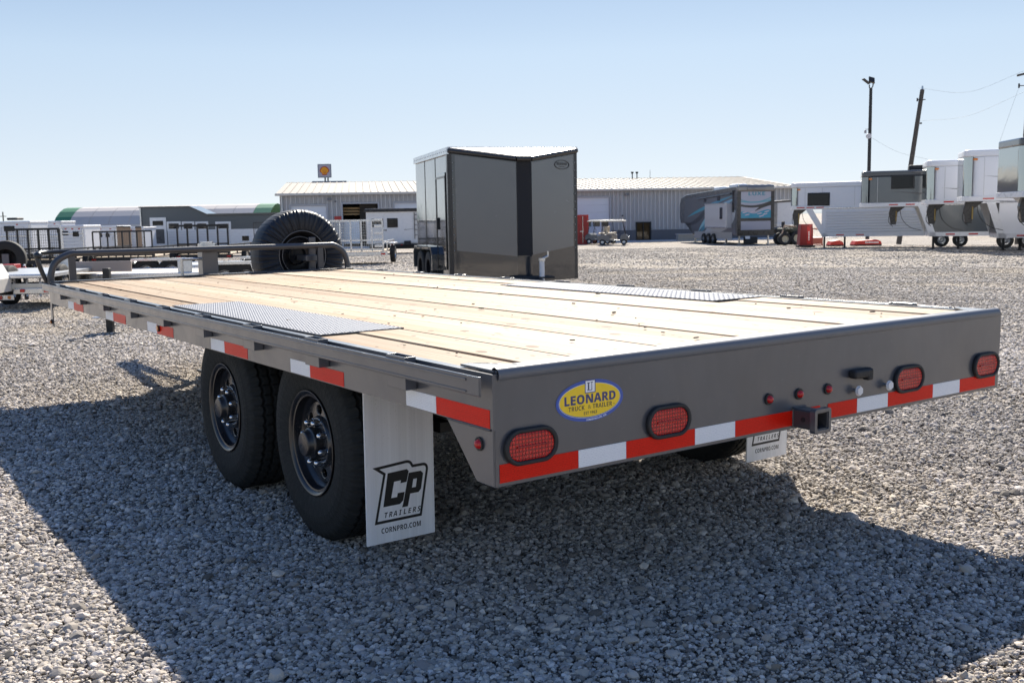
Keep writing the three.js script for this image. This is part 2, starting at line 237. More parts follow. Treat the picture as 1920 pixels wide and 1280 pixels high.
for (const m of [redTape, whiteTape]) { m.map.repeat.set(5, 16); }

const trailer = thing('flatbed_trailer', 'charcoal grey deck-over flatbed trailer with pale wooden plank deck, nearest the camera', 'trailer', [0, 0, 0]);
const T = (name, geoms, m, parent = trailer, extra) => part(name, geoms, m, parent, extra);
{ // deck planks
  const g0 = (w) => { const g = clean(new RoundedBoxGeometry(w, 0.036, L - 0.16, 2, 0.005)), p = g.attributes.position, u = g.attributes.uv; for (let i = 0; i < p.count; i++) u.setXY(i, p.getZ(i) / (L - 0.16) + 0.5, p.getX(i) / w * 0.94 + 0.5); return g; };
  const wide = g0(0.1755), first = g0(0.153), last = g0(0.046), r = rng(21);
  for (let k = 0; k < 14; k++) {
    const x = k === 0 ? 0.1 : k === 13 ? 2.393 : 0.1815 + 0.1822 * (k - 0.5);
    const m = shared('plank', k === 0 ? first : k === 13 ? last : wide, planks[[1, 3, 0, 2, 4, 1, 5, 0, 3, 2, 4, 1, 5, 2][k]], trailer);
    m.position.set(x + (r() - 0.5) * 0.003, D - 0.0195 + (r() - 0.5) * 0.008, -L / 2); m.rotation.z = (r() - 0.5) * 0.012; if (k % 2) m.rotation.y = PI; m.rotation.y += (r() - 0.5) * 0.0006;
  }
}
// side channels, rub rails, stake pockets
for (const s of [0, 1]) {
  const X = (x) => (s ? W - x : x), lab = s ? 'right' : 'left';
  const prof = [[-0.005, 0], [0.024, 0], [0.024, -0.008], [0.003, -0.01], [0.003, -0.139], [0.045, -0.141], [0.045, -0.149], [-0.005, -0.149]].map(([x, y]) => [X(x), y]);
  T('side_rail', ext(prof, L).applyMatrix4(M4(0, D, -L)), M.paint);
  const rub = []; // rub rail: a flat bar with a rolled lip, closed at both ends
  rub.push(rb(0.008, 0.052, L - 0.24 * s, 0.003, X(-0.050), D - 0.026, -L / 2 + 0.012 - 0.12 * s)); rub.push(rb(0.003, 0.006, L - 0.1 - 0.4 * s, 0.001, X(-0.0555), D - 0.012, -L / 2), rb(0.003, 0.005, L - 0.1 - 0.4 * s, 0.001, X(-0.0555), D - 0.044, -L / 2));
  T('rub_rail', rub, M.paint);
  for (const z of s ? [-0.245, -L + 0.012] : [-L + 0.012]) T('rail_end', rb(0.046, 0.056, 0.006, 0.002, X(-0.03), D - 0.027, z), M.paint);
  for (let k = 0; k < 9; k++) {
    const z = -0.40 - k * 0.6096, t = 0.0055, h = 0.098, cy0 = D + 0.009 - h / 2;
    const pz = T('stake_pocket', [rb(0.038, h, t, 0.002, X(-0.0265), cy0, z), rb(0.038, h, t, 0.002, X(-0.0265), cy0, z - 0.112), rb(t, h, 0.112, 0.002, X(-0.0425), cy0, z - 0.056), rb(t, h, 0.112, 0.002, X(-0.0085), cy0, z - 0.056)], M.paint);
    void pz;
  }
  // corner plates let into the deck at the tail
  T('corner_plate', ext([[X(0.01), 0], [X(0.16), 0], [X(0.035), 0.165], [X(0.01), 0.165]], 0.006).applyMatrix4(M4(0, D + 0.003, -0.015, -PI / 2)), M.paint);
  // gussets below the rail at the tail and headboard
  T('gusset', ext([[0.002, -0.149], [0.236, -0.149], [0.085, -0.302], [0.002, -0.302]], 0.006, [], 0.001).applyMatrix4(M4(s ? W - 0.001 : -0.005, D, 0, 0, PI / 2)), M.paint);
  const ml = T('marker_light', cyl(0.019, 0.019, 0.008, X(-0.006), D - 0.195, -0.066, 'x', 20), M.matBlack);
  part('lens', lathe([[0, 0.012], [0.006, 0.011], [0.011, 0.007], [0.0135, 0]], 'x', 18).applyMatrix4(M4(X(-0.0095), D - 0.195, -0.066, 0, s ? 0 : PI)).applyMatrix4(new THREE.Matrix4()), M.redLens, ml);
}
// reflective tape along the left and right rails
for (const s of [0, 1]) for (const z of [-0.172, -0.88 - 0.017, -1.80, -2.82, -3.72, -4.78]) {
  const zr = z === -0.172 ? -0.012 : z, x = s ? W + 0.0056 : -0.0056;
  const off = z === -0.172 ? -0.012 : z;
  T('red_tape', rb(0.0016, 0.05, 0.276, 0.0004, x, D - 0.121, off - 0.14), redTape); T('white_tape', rb(0.0016, 0.05, 0.176, 0.0004, x, D - 0.121, off - 0.278 - 0.09), whiteTape); void zr;
}
// tail panel
T('tail_panel', [rb(W, 0.306, 0.007, 0.003, W / 2, D - 0.153, -0.0035), rb(W, 0.006, 0.07, 0.002, W / 2, D - 0.303, -0.04)], M.paint);
T('tail_lip', [tube([[0.012, D - 0.003, -0.012], [W / 2, D - 0.003, -0.012], [W - 0.012, D - 0.003, -0.012]], 0.0195, 4, 18), rb(W - 0.03, 0.008, 0.09, 0.003, W / 2, D + 0.004, -0.055)], M.lip);
{ // rows of reflective tape
  let x = 0.012; const seq = [[0.268, 1], [0.178, 0], [0.279, 1], [0.178, 0], [0.279, 1], [0.178, 2], [0.16, 1], [0.178, 0], [0.279, 1], [0.178, 0], [0.25, 1]];
  for (const [w, red] of seq) { const ww = Math.min(w, W - 0.004 - x); if (red !== 2) T(red ? 'red_tape' : 'white_tape', rb(ww - 0.0012, 0.0508, 0.0016, 0.0004, x + ww / 2, D - 0.269, 0.0010), red ? redTape : whiteTape); x += w; }
  T('red_tape', rb(0.11, 0.0508, 0.0016, 0.0004, 1.276, D - 0.269, 0.001), redTape);
}
const lensTex = pixels(256, 128, (x, y) => { const a = Math.sin(x * 0.55) * Math.sin(y * 0.55); return 0.5 + 0.5 * a * (0.5 + 0.5 * tileNoise(x / 256, y / 128, 20, 2)); });
const dotTex = canvas(64, 64, (g) => { g.fillStyle = '#b01410'; g.fillRect(0, 0, 64, 64); for (const [x, y] of [[16, 16], [48, 16], [16, 48], [48, 48]]) { g.fillStyle = '#e4352a'; g.beginPath(); g.arc(x, y, 11, 0, 7); g.fill(); g.strokeStyle = '#7d0a08'; g.lineWidth = 3; g.strokeRect(x - 15, y - 15, 30, 30); } }, { rep: [46, 46] });
const tailLens = mat([0.95, 0.6, 0.6], 0.25, 0, { map: dotTex, clearcoat: 0.25, clearcoatRoughness: 0.06, bumpMap: lensTex, bumpScale: 0.004 }); lensTex.repeat.set(6, 6);
for (const x of [0.113, 0.622, 1.827, 2.338]) {
  const h = T('tail_light', ext(stadium(0.178, 0.1), 0.016, [stadium(0.151, 0.075)], 0.005, 20).applyMatrix4(M4(x, D - 0.204, 0)), M.matBlack);
  part('lens', [ext(stadium(0.152, 0.076), 0.011, [], 0.004, 20).applyMatrix4(M4(x, D - 0.204, 0.0005)), rb(0.1, 0.007, 0.006, 0.002, x, D - 0.203, 0.012)], tailLens, h);
}
for (const x of [1.07, 1.219, 1.368]) {
  const h = T('marker_light', cyl(0.019, 0.019, 0.007, x, D - 0.191, 0.003, 'z', 20), M.matBlack);
  part('lens', lathe([[0, 0.014], [0.006, 0.013], [0.011, 0.009], [0.0135, 0]], 'z', 18).applyMatrix4(M4(x, D - 0.191, 0.005)), M.redLens, h);
}
for (const x of [1.515, 1.69]) { const h = T('plate_bolt', rod([x, D - 0.212, 0], [x, D - 0.212, 0.022], 0.006), M.zinc); part('nut', [cyl(0.016, 0.016, 0.006, x, D - 0.212, 0.024, 'z', 6), cyl(0.018, 0.018, 0.003, x, D - 0.212, 0.02, 'z', 20)], M.white, h); }
T('plate_lamp', [rb(0.085, 0.03, 0.035, 0.01, 1.52, D - 0.152, 0.017), rb(0.03, 0.042, 0.03, 0.008, 1.567, D - 0.158, 0.018), rb(0.11, 0.024, 0.012, 0.004, 1.54, D - 0.15, 0.007)], M.matBlack);
{ // hitch receiver: a square tube with a collar, hanging under the tail
  const sq = (w, h, t, d, r) => ext(rounded(w, h, r), d, [rounded(w - 2 * t, h - 2 * t, r * 0.5)], 0.0008);
  const h = T('hitch_receiver', [sq(0.064, 0.064, 0.007, 0.155, 0.008).applyMatrix4(M4(1.222, D - 0.268, -0.06))], M.paintDark);
  part('collar', sq(0.082, 0.082, 0.012, 0.022, 0.012).applyMatrix4(M4(1.222, D - 0.268, 0.078)), M.paint, h);
  part('pin_hole', [cyl(0.0085, 0.0085, 0.003, 1.1895, D - 0.268, 0.045, 'x', 16)], M.matBlack, h);
  part('bore', bx(0.05, 0.05, 0.004, 1.222, D - 0.268, -0.02), M.matBlack, h);
}
{ // dealer's oval sticker
  const t = canvas(1024, 512, (g, w, h) => {
    g.fillStyle = '#ffffff'; g.fillRect(0, 0, w, h); g.fillStyle = '#1d4fae'; g.beginPath(); g.ellipse(512, 256, 506, 250, 0, 0, 7); g.fill();
    g.strokeStyle = '#dfe8f5'; g.lineWidth = 5; g.beginPath(); g.ellipse(512, 256, 462, 206, 0, 0, 7); g.stroke(); g.fillStyle = '#ffd60a'; g.beginPath(); g.ellipse(512, 252, 455, 200, 0, 0, 7); g.fill();
    g.fillStyle = '#1d2f78'; g.fillRect(432, 10, 162, 156); g.fillStyle = '#f3f5f9'; g.fillRect(444, 20, 138, 136);
    g.fillStyle = '#15204f'; g.font = 'bold 132px serif'; g.textAlign = 'center'; g.textBaseline = 'alphabetic'; g.fillText('L', 505, 136); g.fillRect(520, 36, 34, 8); g.fillRect(533, 36, 8, 90);
    g.fillStyle = '#1b2a70'; g.save(); g.translate(512, 285); g.scale(1.16, 1); g.font = 'bold 148px sans-serif'; g.fillText('LEONARD', 0, 0); g.lineWidth = 5; g.strokeStyle = '#1b2a70'; g.strokeText('LEONARD', 0, 0); g.restore();
    g.fillStyle = '#221c20'; g.font = 'bold 76px sans-serif'; g.fillText('TRUCK', 306, 360); g.fillText('TRAILER', 696, 360); g.font = '64px serif'; g.fillText('&', 500, 356); g.font = '20px sans-serif'; g.fillText('INC', 876, 346);
    g.font = 'bold 50px sans-serif'; g.fillText('EST 1963', 512, 422);
    g.fillStyle = '#eef3fb'; g.font = 'bold 27px sans-serif'; const s = 'LEONARDTRAILERS.COM'; for (let i = 0; i < s.length; i++) { const a = PI / 2 - (i - 4) * 0.034 - 0.02; g.save(); g.translate(512 + 482 * Math.cos(a), 256 + 238 * Math.sin(a)); g.rotate(-(a - PI / 2) * 0.42); g.fillText(s[i], 0, 3); g.restore(); }
  }, { clamp: true });
  const sh = new THREE.ShapeGeometry(ellipse(0.122, 0.0592), 48), p = sh.attributes.position, u = sh.attributes.uv; for (let i = 0; i < p.count; i++) u.setXY(i, p.getX(i) / 0.2468 + 0.5, p.getY(i) / 0.1212 + 0.5);
  T('dealer_sticker', clean(sh).applyMatrix4(M4(0.325, D - 0.106, 0.0012)), mat([1, 1, 1], 0.3, 0, { map: t, clearcoat: 0.6, clearcoatRoughness: 0.1 }), trailer, { label: 'oval yellow and blue dealer sticker' });
}
// tread plates over the wheels: sheet with raised lugs
for (const s of [0, 1]) {
  const x0 = s ? 2.022 : 0.03, w = 0.345, z0 = -1.165, l = 1.77, lug = new THREE.CylinderGeometry(0.002, 0.0075, 0.0045, 6, 1).scale(1, 1, 2.3), list = [bx(w, 0.004, l, x0 + w / 2, D + 0.0035, z0 - l / 2)]; lug.scale(0.66, 0.6, 0.66);
  for (let i = 0, z = z0 - 0.014; z > z0 - l + 0.01; z -= 0.0165, i++) for (let k = 0; k < 20; k++) { const x = x0 + 0.014 + k * 0.0166; if (x < x0 + w - 0.01) list.push(clean(lug.clone()).applyMatrix4(M4(x, D + 0.0064, z, 0, (i + k) % 2 ? 0.78 : -0.78, 0))); }
  const tp = T('tread_plate', list.slice(0, 1), mat([0.12, 0.125, 0.135], 0.85, 0, { phys: true, specularIntensity: 0.12 })); part('tread_lugs', list.slice(1), mat([0.4, 0.41, 0.43], 0.6, 0, { phys: true, specularIntensity: 0.4 }), tp);
}
// frame below the deck
for (const x of [0.75, 1.69]) T('main_beam', [bx(0.012, 0.25, 5.7, x, D - 0.19, -2.95), bx(0.1, 0.012, 5.7, x, D - 0.067, -2.95), bx(0.1, 0.012, 5.7, x, D - 0.314, -2.95)], M.under);
for (let k = 0; k < 14; k++) T('cross_member', [bx(W - 0.1, 0.085, 0.006, W / 2, D - 0.085, -0.25 - k * 0.42), bx(W - 0.1, 0.006, 0.04, W / 2, D - 0.044, -0.27 - k * 0.42)], M.under);
T('front_channel', [bx(W, 0.16, 0.008, W / 2, D - 0.075, -L - 0.004), rb(W, 0.012, 0.06, 0.004, W / 2, D + 0.005, -L + 0.03)], M.paintDark);
for (const s of [0, 1]) { const x = s ? W : 0; T('front_gusset', [bx(0.007, 0.3, 0.06, x, D - 0.17, -L + 0.02)], M.paint); const h = T('marker_light', cyl(0.017, 0.017, 0.01, x + (s ? 0.008 : -0.008), D - 0.285, -L + 0.02, 'x', 16), M.matBlack); part('lens', cyl(0.013, 0.01, 0.01, x + (s ? 0.016 : -0.016), D - 0.285, -L + 0.02, 'x', 16), M.amber, h); }
{ const h = T('marker_light', cyl(0.019, 0.019, 0.008, -0.008, D - 0.115, -3.06, 'x', 18), M.matBlack); part('lens', cyl(0.014, 0.012, 0.008, -0.014, D - 0.115, -3.06, 'x', 16), M.amber, h); }
for (const x of [0.92, 1.52]) T('tongue_beam', [rod([x, D - 0.32, -4.6], [1.22 + (x - 1.22) * 0.12, D - 0.34, -7.35], 0.055, 0.055, 4)], M.paintDark);
T('coupler', [rb(0.12, 0.12, 0.3, 0.02, 1.22, D - 0.33, -7.45), cyl(0.07, 0.07, 0.1, 1.22, D - 0.36, -7.62, 'y', 20)], M.paintDark);
const jack = T('tongue_jack', [rb(0.13, 0.52, 0.13, 0.012, 1.235, D - 0.03, -6.02)], M.paint);
part('jack_cap', [cyl(0.075, 0.075, 0.03, 1.235, D + 0.235, -6.02, 'y', 24), cyl(0.05, 0.05, 0.02, 1.235, D + 0.255, -6.02, 'y', 20)], M.zinc, jack);
part('jack_leg', [rb(0.1, 0.4, 0.1, 0.008, 1.235, D - 0.47, -6.02), rb(0.22, 0.02, 0.22, 0.006, 1.235, 0.025, -6.02), rb(0.1, 0.16, 0.1, 0.008, 1.235, 0.1, -6.02)], M.matBlack, jack);
part('crank_handle', [rod([1.17, D + 0.13, -6.02], [1.02, D + 0.13, -6.02], 0.012), rod([1.02, D + 0.13, -6.02], [1.02, D - 0.02, -6.02], 0.012)], M.zinc, jack);
{ // headboard rail with rounded ends and its uprights
  const z = -L - 0.03, top = D + 0.205;
  T('headboard_rail', tube([[0.018, D - 0.02, z], [0.02, D + 0.06, z], [0.06, D + 0.15, z], [0.16, top, z], [0.28, top + 0.004, z], [0.9, top + 0.004, z], [1.6, top + 0.004, z], [2.2, top + 0.004, z], [2.3, top, z], [2.385, D + 0.15, z], [2.42, D + 0.06, z], [2.422, D - 0.02, z]], 0.0245, 120, 14, 0.5), M.paintDark);
  for (const x of [0.17, 2.17]) T('headboard_post', rb(0.05, 0.22, 0.03, 0.004, x, D + 0.09, z), M.paintDark);
  T('spare_wheel_bracket', [rb(0.06, 0.36, 0.025, 0.004, 2.16, D + 0.1, -6.05, 0.06), rb(0.12, 0.05, 0.2, 0.006, 2.14, D + 0.1, -6.1)], M.paint);
  T('hose_hook', [tube([[0.0, D - 0.01, z - 0.03], [-0.035, D + 0.08, z - 0.03], [-0.06, D + 0.18, z - 0.03], [-0.05, D + 0.215, z - 0.05], [0.02, D + 0.22, z - 0.1], [0.2, D + 0.222, z - 0.12]], 0.017, 40, 10), new THREE.SphereGeometry(0.03, 16, 12).translate(-0.055, D + 0.2, z - 0.03)], M.black);
}
// axles and springs
for (const z of [-1.42, -2.4]) T('axle', [cyl(0.038, 0.038, 1.9, W / 2, 0.39, z, 'x', 18), bx(0.05, 0.04, 0.6, 0.52, 0.43, z), bx(0.05, 0.04, 0.6, W - 0.52, 0.43, z)], M.matBlack);
// wheels
const tyreGeo = (() => {
  const R = 0.385, w = 0.232, prof = [], zig = [];
  const add = (a, r, z = 0) => { prof.push([a, r]); zig.push(z); };
  add(-w / 2 + 0.022, 0.19); add(-w / 2 + 0.004, 0.207); add(-w / 2 - 0.003, 0.228); add(-w / 2 - 0.006, 0.25); add(-w / 2 - 0.0105, 0.285); add(-w / 2 - 0.009, 0.288); add(-w / 2 - 0.0088, 0.31); add(-w / 2 - 0.006, 0.313); add(-w / 2 - 0.001, 0.342); add(-w / 2 + 0.004, 0.356, 0.2); add(-w / 2 + 0.01, 0.366, 0.2); add(-w / 2 + 0.02, R - 0.006);
  for (const c of [-0.066, -0.023, 0.023, 0.066]) { add(c - 0.0135, R - 0.001, 1); add(c - 0.0065, R - 0.0005, 1); add(c - 0.004, R - 0.011, 1); add(c + 0.004, R - 0.011, 1); add(c + 0.0065, R - 0.0005, 1); add(c + 0.0135, R, 1); }
  const n = prof.length; for (let i = 10; i >= 0; i--) { add(-prof[i][0], prof[i][1], zig[i]); }
  void n;
  const per = 54, sub = [0, 0.22, 0.44, 0.47, 0.5, 0.53, 0.56, 0.78], P = [], U = [], I = [], K = prof.length, N = per * sub.length;
  for (let j = 0; j <= N; j++) { const b = Math.floor(j / sub.length), t = j === N ? per : b + sub[j % sub.length], th = t / per * 2 * PI, f = t % 1, tri = f < 0.5 ? f * 4 - 1 : 3 - f * 4, cut = f > 0.46 && f < 0.54;
    for (let i = 0; i < K; i++) { let [a, r] = prof[i]; const rib = r > R - 0.008; if (zig[i] === 1) a += tri * 0.0042; if (cut && rib) r -= 0.007; if (zig[i] > 0 && zig[i] < 1 && (f < 0.2 || f > 0.8)) r -= 0.008; P.push(a, r * Math.cos(th), r * Math.sin(th)); U.push(i / K * 2, t / per * 16); } }
  for (let j = 0; j < N; j++) for (let i = 0; i + 1 < K; i++) { const p = j * K + i, q = p + K; I.push(p, p + 1, q, q, p + 1, q + 1); }
  const g = new THREE.BufferGeometry(); g.setAttribute('position', new THREE.Float32BufferAttribute(P, 3)); g.setAttribute('uv', new THREE.Float32BufferAttribute(U, 2)); g.setIndex(I); g.computeVertexNormals();
  return g;
})();
const rimGeo = lathe([[0.196, 0.108], [0.2205, 0.112], [0.2225, 0.118], [0.219, 0.121], [0.207, 0.114], [0.199, 0.1], [0.197, 0.08], [0.19, 0.072], [0.178, 0.066], [0.172, 0.05], [0.170, -0.02], [0.168, -0.1]], 'x', 72).scale(1, 0.93, 0.93);
const discGeo = mergeGeometries([
  (() => { const s = ellipse(0.171, 0.171), holes = []; for (let k = 0; k < 8; k++) { const a = (k + 0.5) / 8 * 2 * PI; const h = new THREE.Path(); h.absellipse(0.134 * Math.cos(a), 0.134 * Math.sin(a), 0.025, 0.0185, 0, 2 * PI, false, a + PI / 2); holes.push(h); } return ext(s, 0.014, holes, 0.004, 40).applyMatrix4(M4(0.03, 0, 0, 0, PI / 2)); })(),
  lathe([[0.112, 0.042], [0.105, 0.058], [0.1, 0.062], [0.06, 0.062]], 'x', 48),
]).scale(1, 0.93, 0.93).translate(0.026, 0, 0);
const discMat = mat([0.03, 0.032, 0.036], 0.3, 0, { roughnessMap: roughA, clearcoat: 0.5, clearcoatRoughness: 0.15 });
const hubGeo = mergeGeometries([lathe([[0.064, 0.07], [0.062, 0.118], [0.058, 0.123], [0.05, 0.125], [0.048, 0.142], [0.043, 0.148], [0, 0.149]], 'x', 40)]);
const nutGeo = mergeGeometries([cyl(0.0135, 0.0135, 0.03, 0.066, 0, 0, 'x', 6), new THREE.SphereGeometry(0.0115, 12, 8).translate(0.081, 0, 0), cyl(0.0145, 0.0145, 0.006, 0.055, 0, 0, 'x', 14)].map((g) => { const c = clean(g); return c; }));
function wheel(parent, x, y, z, side, rot) { // side -1: outer face to -x
  const t = shared('wheel', rimGeo, M.rim, parent); t.name = 'wheel'; t.position.set(x, y, z); t.rotation.set(rot, side < 0 ? PI : 0, 0);
  shared('tyre', tyreGeo, M.rubber, t); shared('wheel_disc', discGeo, discMat, t); shared('hub_cap', hubGeo, M.black, t);
  for (let k = 0; k < 8; k++) { const a = k / 8 * 2 * PI; shared('lug_nut', nutGeo, M.chrome, t, M4(0.03, 0.083 * Math.cos(a), 0.083 * Math.sin(a), k)); }
  return t;
}
wheel(trailer, 0.205, 0.378, -1.42, -1, 0.3); wheel(trailer, 0.205, 0.378, -2.40, -1, 1.25); wheel(trailer, W - 0.205, 0.378, -1.42, 1, 0.8); wheel(trailer, W - 0.205, 0.378, -2.40, 1, 2.0);
{ // mud flaps
  const print = canvas(512, 1024, (g, w, h) => {
    g.fillStyle = '#f4f4f5'; g.fillRect(0, 0, w, h); const r = rng(8); for (let i = 0; i < 160; i++) { g.fillStyle = `rgba(120,116,108,${0.04 + 0.12 * r()})`; g.beginPath(); g.arc(r() * w, r() * h * 0.4, 1 + 3 * r(), 0, 7); g.fill(); } for (let i = 0; i < 60; i++) { g.fillStyle = `rgba(110,110,104,${0.025 * r()})`; g.fillRect(r() * w, 0, 10 + 50 * r(), h); }
    const P = (x, y) => [x, y]; g.strokeStyle = g.fillStyle = '#131313'; g.lineJoin = 'miter'; g.lineWidth = 17;
    // shield outline
    g.beginPath(); g.moveTo(...P(74, 548)); g.lineTo(...P(300, 534)); g.quadraticCurveTo(...P(330, 534), ...P(340, 556)); g.lineTo(...P(348, 568)); g.lineTo(...P(424, 568)); g.quadraticCurveTo(...P(462, 568), ...P(458, 606)); g.lineTo(...P(404, 890)); g.lineTo(...P(66, 890)); g.lineTo(...P(136, 590)); g.closePath(); g.stroke();
    // letters, slanted blocks
    const poly2 = (a, hole) => { g.beginPath(); a.forEach(([x, y], i) => (i ? g.lineTo(x, y) : g.moveTo(x, y))); g.closePath(); if (hole) { hole.forEach(([x, y], i) => (i ? g.lineTo(x, y) : g.moveTo(x, y))); g.closePath(); } g.fill('evenodd'); };
    poly2([[160, 588], [304, 582], [318, 596], [300, 662], [254, 664], [258, 646], [206, 648], [182, 748], [226, 748], [232, 724], [284, 724], [272, 776], [246, 796], [122, 796]]);
    poly2([[318, 608], [410, 608], [428, 626], [410, 722], [390, 742], [326, 742], [306, 820], [262, 820], [270, 800]], [[352, 652], [380, 652], [370, 706], [340, 706]]);
    g.save(); g.transform(1, 0, -0.22, 1, 262, 866); g.font = 'bold 46px sans-serif'; g.textAlign = 'center'; const s = 'TRAILERS'; for (let i = 0; i < 8; i++) g.fillText(s[i], -126 + i * 36, 0); g.restore();
    g.save(); g.font = 'bold 47px sans-serif'; g.textAlign = 'center'; g.translate(254, 962); g.scale(0.88, 1); g.fillText('CORNPRO.COM', 0, 0); g.restore();
  }, { clamp: true });
  for (const x of [0.2385, W - 0.2385]) {
    const w = 0.28, h = 0.6, y0 = D - 0.745, f = T('mud_flap', rb(w, h, 0.006, 0.002, x, y0 + h / 2, -0.978, 0.02), M.offWhite);
    part('flap_print', clean(new THREE.PlaneGeometry(w - 0.003, h - 0.003)).applyMatrix4(M4(x, y0 + h / 2, -0.9742, 0.02)), mat([1, 1, 1], 0.5, 0, { map: print }), f);
    part('hanger', bx(w + 0.04, 0.04, 0.02, x, D - 0.15, -0.985), M.paintDark, f);
  }
}
// spare wheel under a gathered cover, standing ahead of the headboard
{
  const s = thing('spare_wheel', 'spare wheel in a gathered black vinyl cover behind the headboard of the flatbed', 'spare wheel', [2.1, D + 0.12, -6.22], 0);
  const R = 0.395, w = 0.25, P = [], I = [], N = 720, prof = [[-w / 2, R - 0.03], [-w / 2 + 0.03, R], [0, R + 0.004], [w / 2 - 0.03, R], [w / 2 - 0.004, R - 0.03], [w / 2 + 0.006, R - 0.07], [w / 2 + 0.008, R - 0.11], [w / 2 + 0.003, R - 0.15], [w / 2 - 0.006, R - 0.17]], K = prof.length, r = rng(31), ph = Array.from({ length: 8 }, () => r() * 6);
  for (let j = 0; j <= N; j++) { const th = j / N * 2 * PI, a = (Math.sin(th * 61 + ph[0] + 1.6 * Math.sin(th * 7)) + 0.7 * Math.sin(th * 97 + ph[1]) + 0.5 * Math.sin(th * 29 + ph[2])) / 2.2; for (let i = 0; i < K; i++) { const fall = i >= 4 ? 1 : i === 3 ? 0.5 : i === 2 ? 0.08 : 0.4; P.push((prof[i][1] + (i < 4 ? 0.006 * a * fall : 0)) * Math.cos(th), (prof[i][1] + (i < 4 ? 0.006 * a * fall : 0)) * Math.sin(th), prof[i][0] + (i > 3 ? 0.009 * a * (1 - (i - 4) * 0.12) : 0)); } }
  for (let j = 0; j < N; j++) for (let i = 0; i + 1 < K; i++) { const p = j * K + i, q = p + K; I.push(p, q, p + 1, q, q + 1, p + 1); }
  const g = new THREE.BufferGeometry(); g.setAttribute('position', new THREE.Float32BufferAttribute(P, 3)); g.setIndex(I); g.computeVertexNormals();
  part('cover', clean(g), mat([0.014, 0.017, 0.024], 0.55, 0, { sheen: 0.3, phys: true }), s);
  part('tyre', lathe([[0.215, 0.1], [0.23, 0.112], [0.27, 0.118], [0.3, 0.116], [0.34, 0.1], [0.34, -0.1], [0.2, -0.1]], 'z', 64), M.rubber, s);
  part('rim', [lathe([[0.2, 0.09], [0.222, 0.106], [0.219, 0.112], [0.205, 0.1], [0.196, 0.06], [0.18, 0.05], [0.165, 0.0], [0.1, -0.03], [0.0, -0.03]], 'z', 64)], M.rim, s); part('rim_ring', [lathe([[0.2225, 0.108], [0.218, 0.116], [0.212, 0.112]], 'z', 64), lathe([[0.168, 0.056], [0.164, 0.06], [0.16, 0.056]], 'z', 64)], mat([0.16, 0.16, 0.17], 0.35, 0.6), s);
  part('hub_ring', [lathe([[0.085, -0.03], [0.085, 0.0], [0.075, 0.002], [0.07, -0.03]], 'z', 40)], M.black, s);
}

{ // rough weld beads where plates meet
  const bead = (a, b, n, seed) => { const r = rng(seed), pts = []; for (let i = 0; i <= n; i++) { const k = i / n; pts.push([lerp(a[0], b[0], k) + 0.0012 * (r() - 0.5), lerp(a[1], b[1], k) + 0.0012 * (r() - 0.5), lerp(a[2], b[2], k) + 0.0012 * (r() - 0.5)]); } return tube(pts, 0.0032, n * 2, 6); };
  let s = 60; for (const [a, b] of [[[0, D - 0.02, -0.005], [0, D - 0.3, -0.005]], [[-0.006, D - 0.15, -0.01], [-0.006, D - 0.15, -0.23]], [[0.012, D + 0.007, -0.02], [0.16, D + 0.007, -0.02]], [[0.155, D + 0.007, -0.03], [0.035, D + 0.007, -0.178]], [[1.19, D - 0.235, 0.002], [1.255, D - 0.235, 0.002]], [[1.19, D - 0.235, 0.002], [1.19, D - 0.3, 0.002]]]) T('weld_bead', bead(a, b, Math.max(6, Math.round(V(...a).distanceTo(V(...b)) / 0.012)), s++), M.paintDark);
}

{ // chips and grit left lying on the deck
  const r = rng(91), list = []; for (let i = 0; i < 55; i++) { const k = 0.004 + 0.011 * r() * r(), g = new THREE.IcosahedronGeometry(k, 0).scale(1 + r(), 0.35, 0.7); list.push(clean(g).applyMatrix4(M4(0.1 + 2.25 * r(), D + 0.005, -0.15 - 4.6 * r() ** 1.5, 0, r() * 6, 0))); }
  const m = part('deck_debris', list, mat([0.05, 0.038, 0.028], 0.9)); tag(m, 'dark bark chips and grit scattered over the wooden deck', 'debris'); m.userData.kind = 'stuff';
}
// ------------------------------------------------------------------ the yard behind
const siding = pixels(256, 8, (x) => { const f = (x % 32) / 32; return f < 0.1 ? 0.15 : f < 0.2 ? 0.6 : f < 0.86 ? 0.55 : 1; });
const ribbed = (c, rep, o = {}) => { const t = siding.clone(); t.repeat.set(rep, 1); t.needsUpdate = true; return mat(c, 0.55, 0, { bumpMap: t, bumpScale: 0.03, ...o }); };
const G = (name, label, cat, u, dist, turn = 0, group, lift = 0) => { const p = spot(u, dist); p[1] += lift; return thing(name, label, cat, p, YAW + turn, group); };
const bgTyre = lathe([[0.2, 0.1], [0.3, 0.115], [0.355, 0.1], [0.37, 0.07], [0.372, -0.07], [0.355, -0.1], [0.3, -0.115], [0.2, -0.1]], 'z', 32), bgRim = mergeGeometries([lathe([[0.0, 0.03], [0.05, 0.05], [0.12, 0.045], [0.15, 0.02], [0.18, 0.02], [0.2, 0.085], [0.215, 0.095], [0.21, 0.08], [0.2, -0.09]], 'z', 28)]);
function bgWheel(parent, x, y, z, k = 1, rimMat = M.alu, turn = 0) { const w = shared('wheel', bgTyre, M.plainRubber, parent); w.position.set(x, y, z); w.scale.setScalar(k); w.rotation.y = turn; shared('rim', bgRim, rimMat, w); return w; }

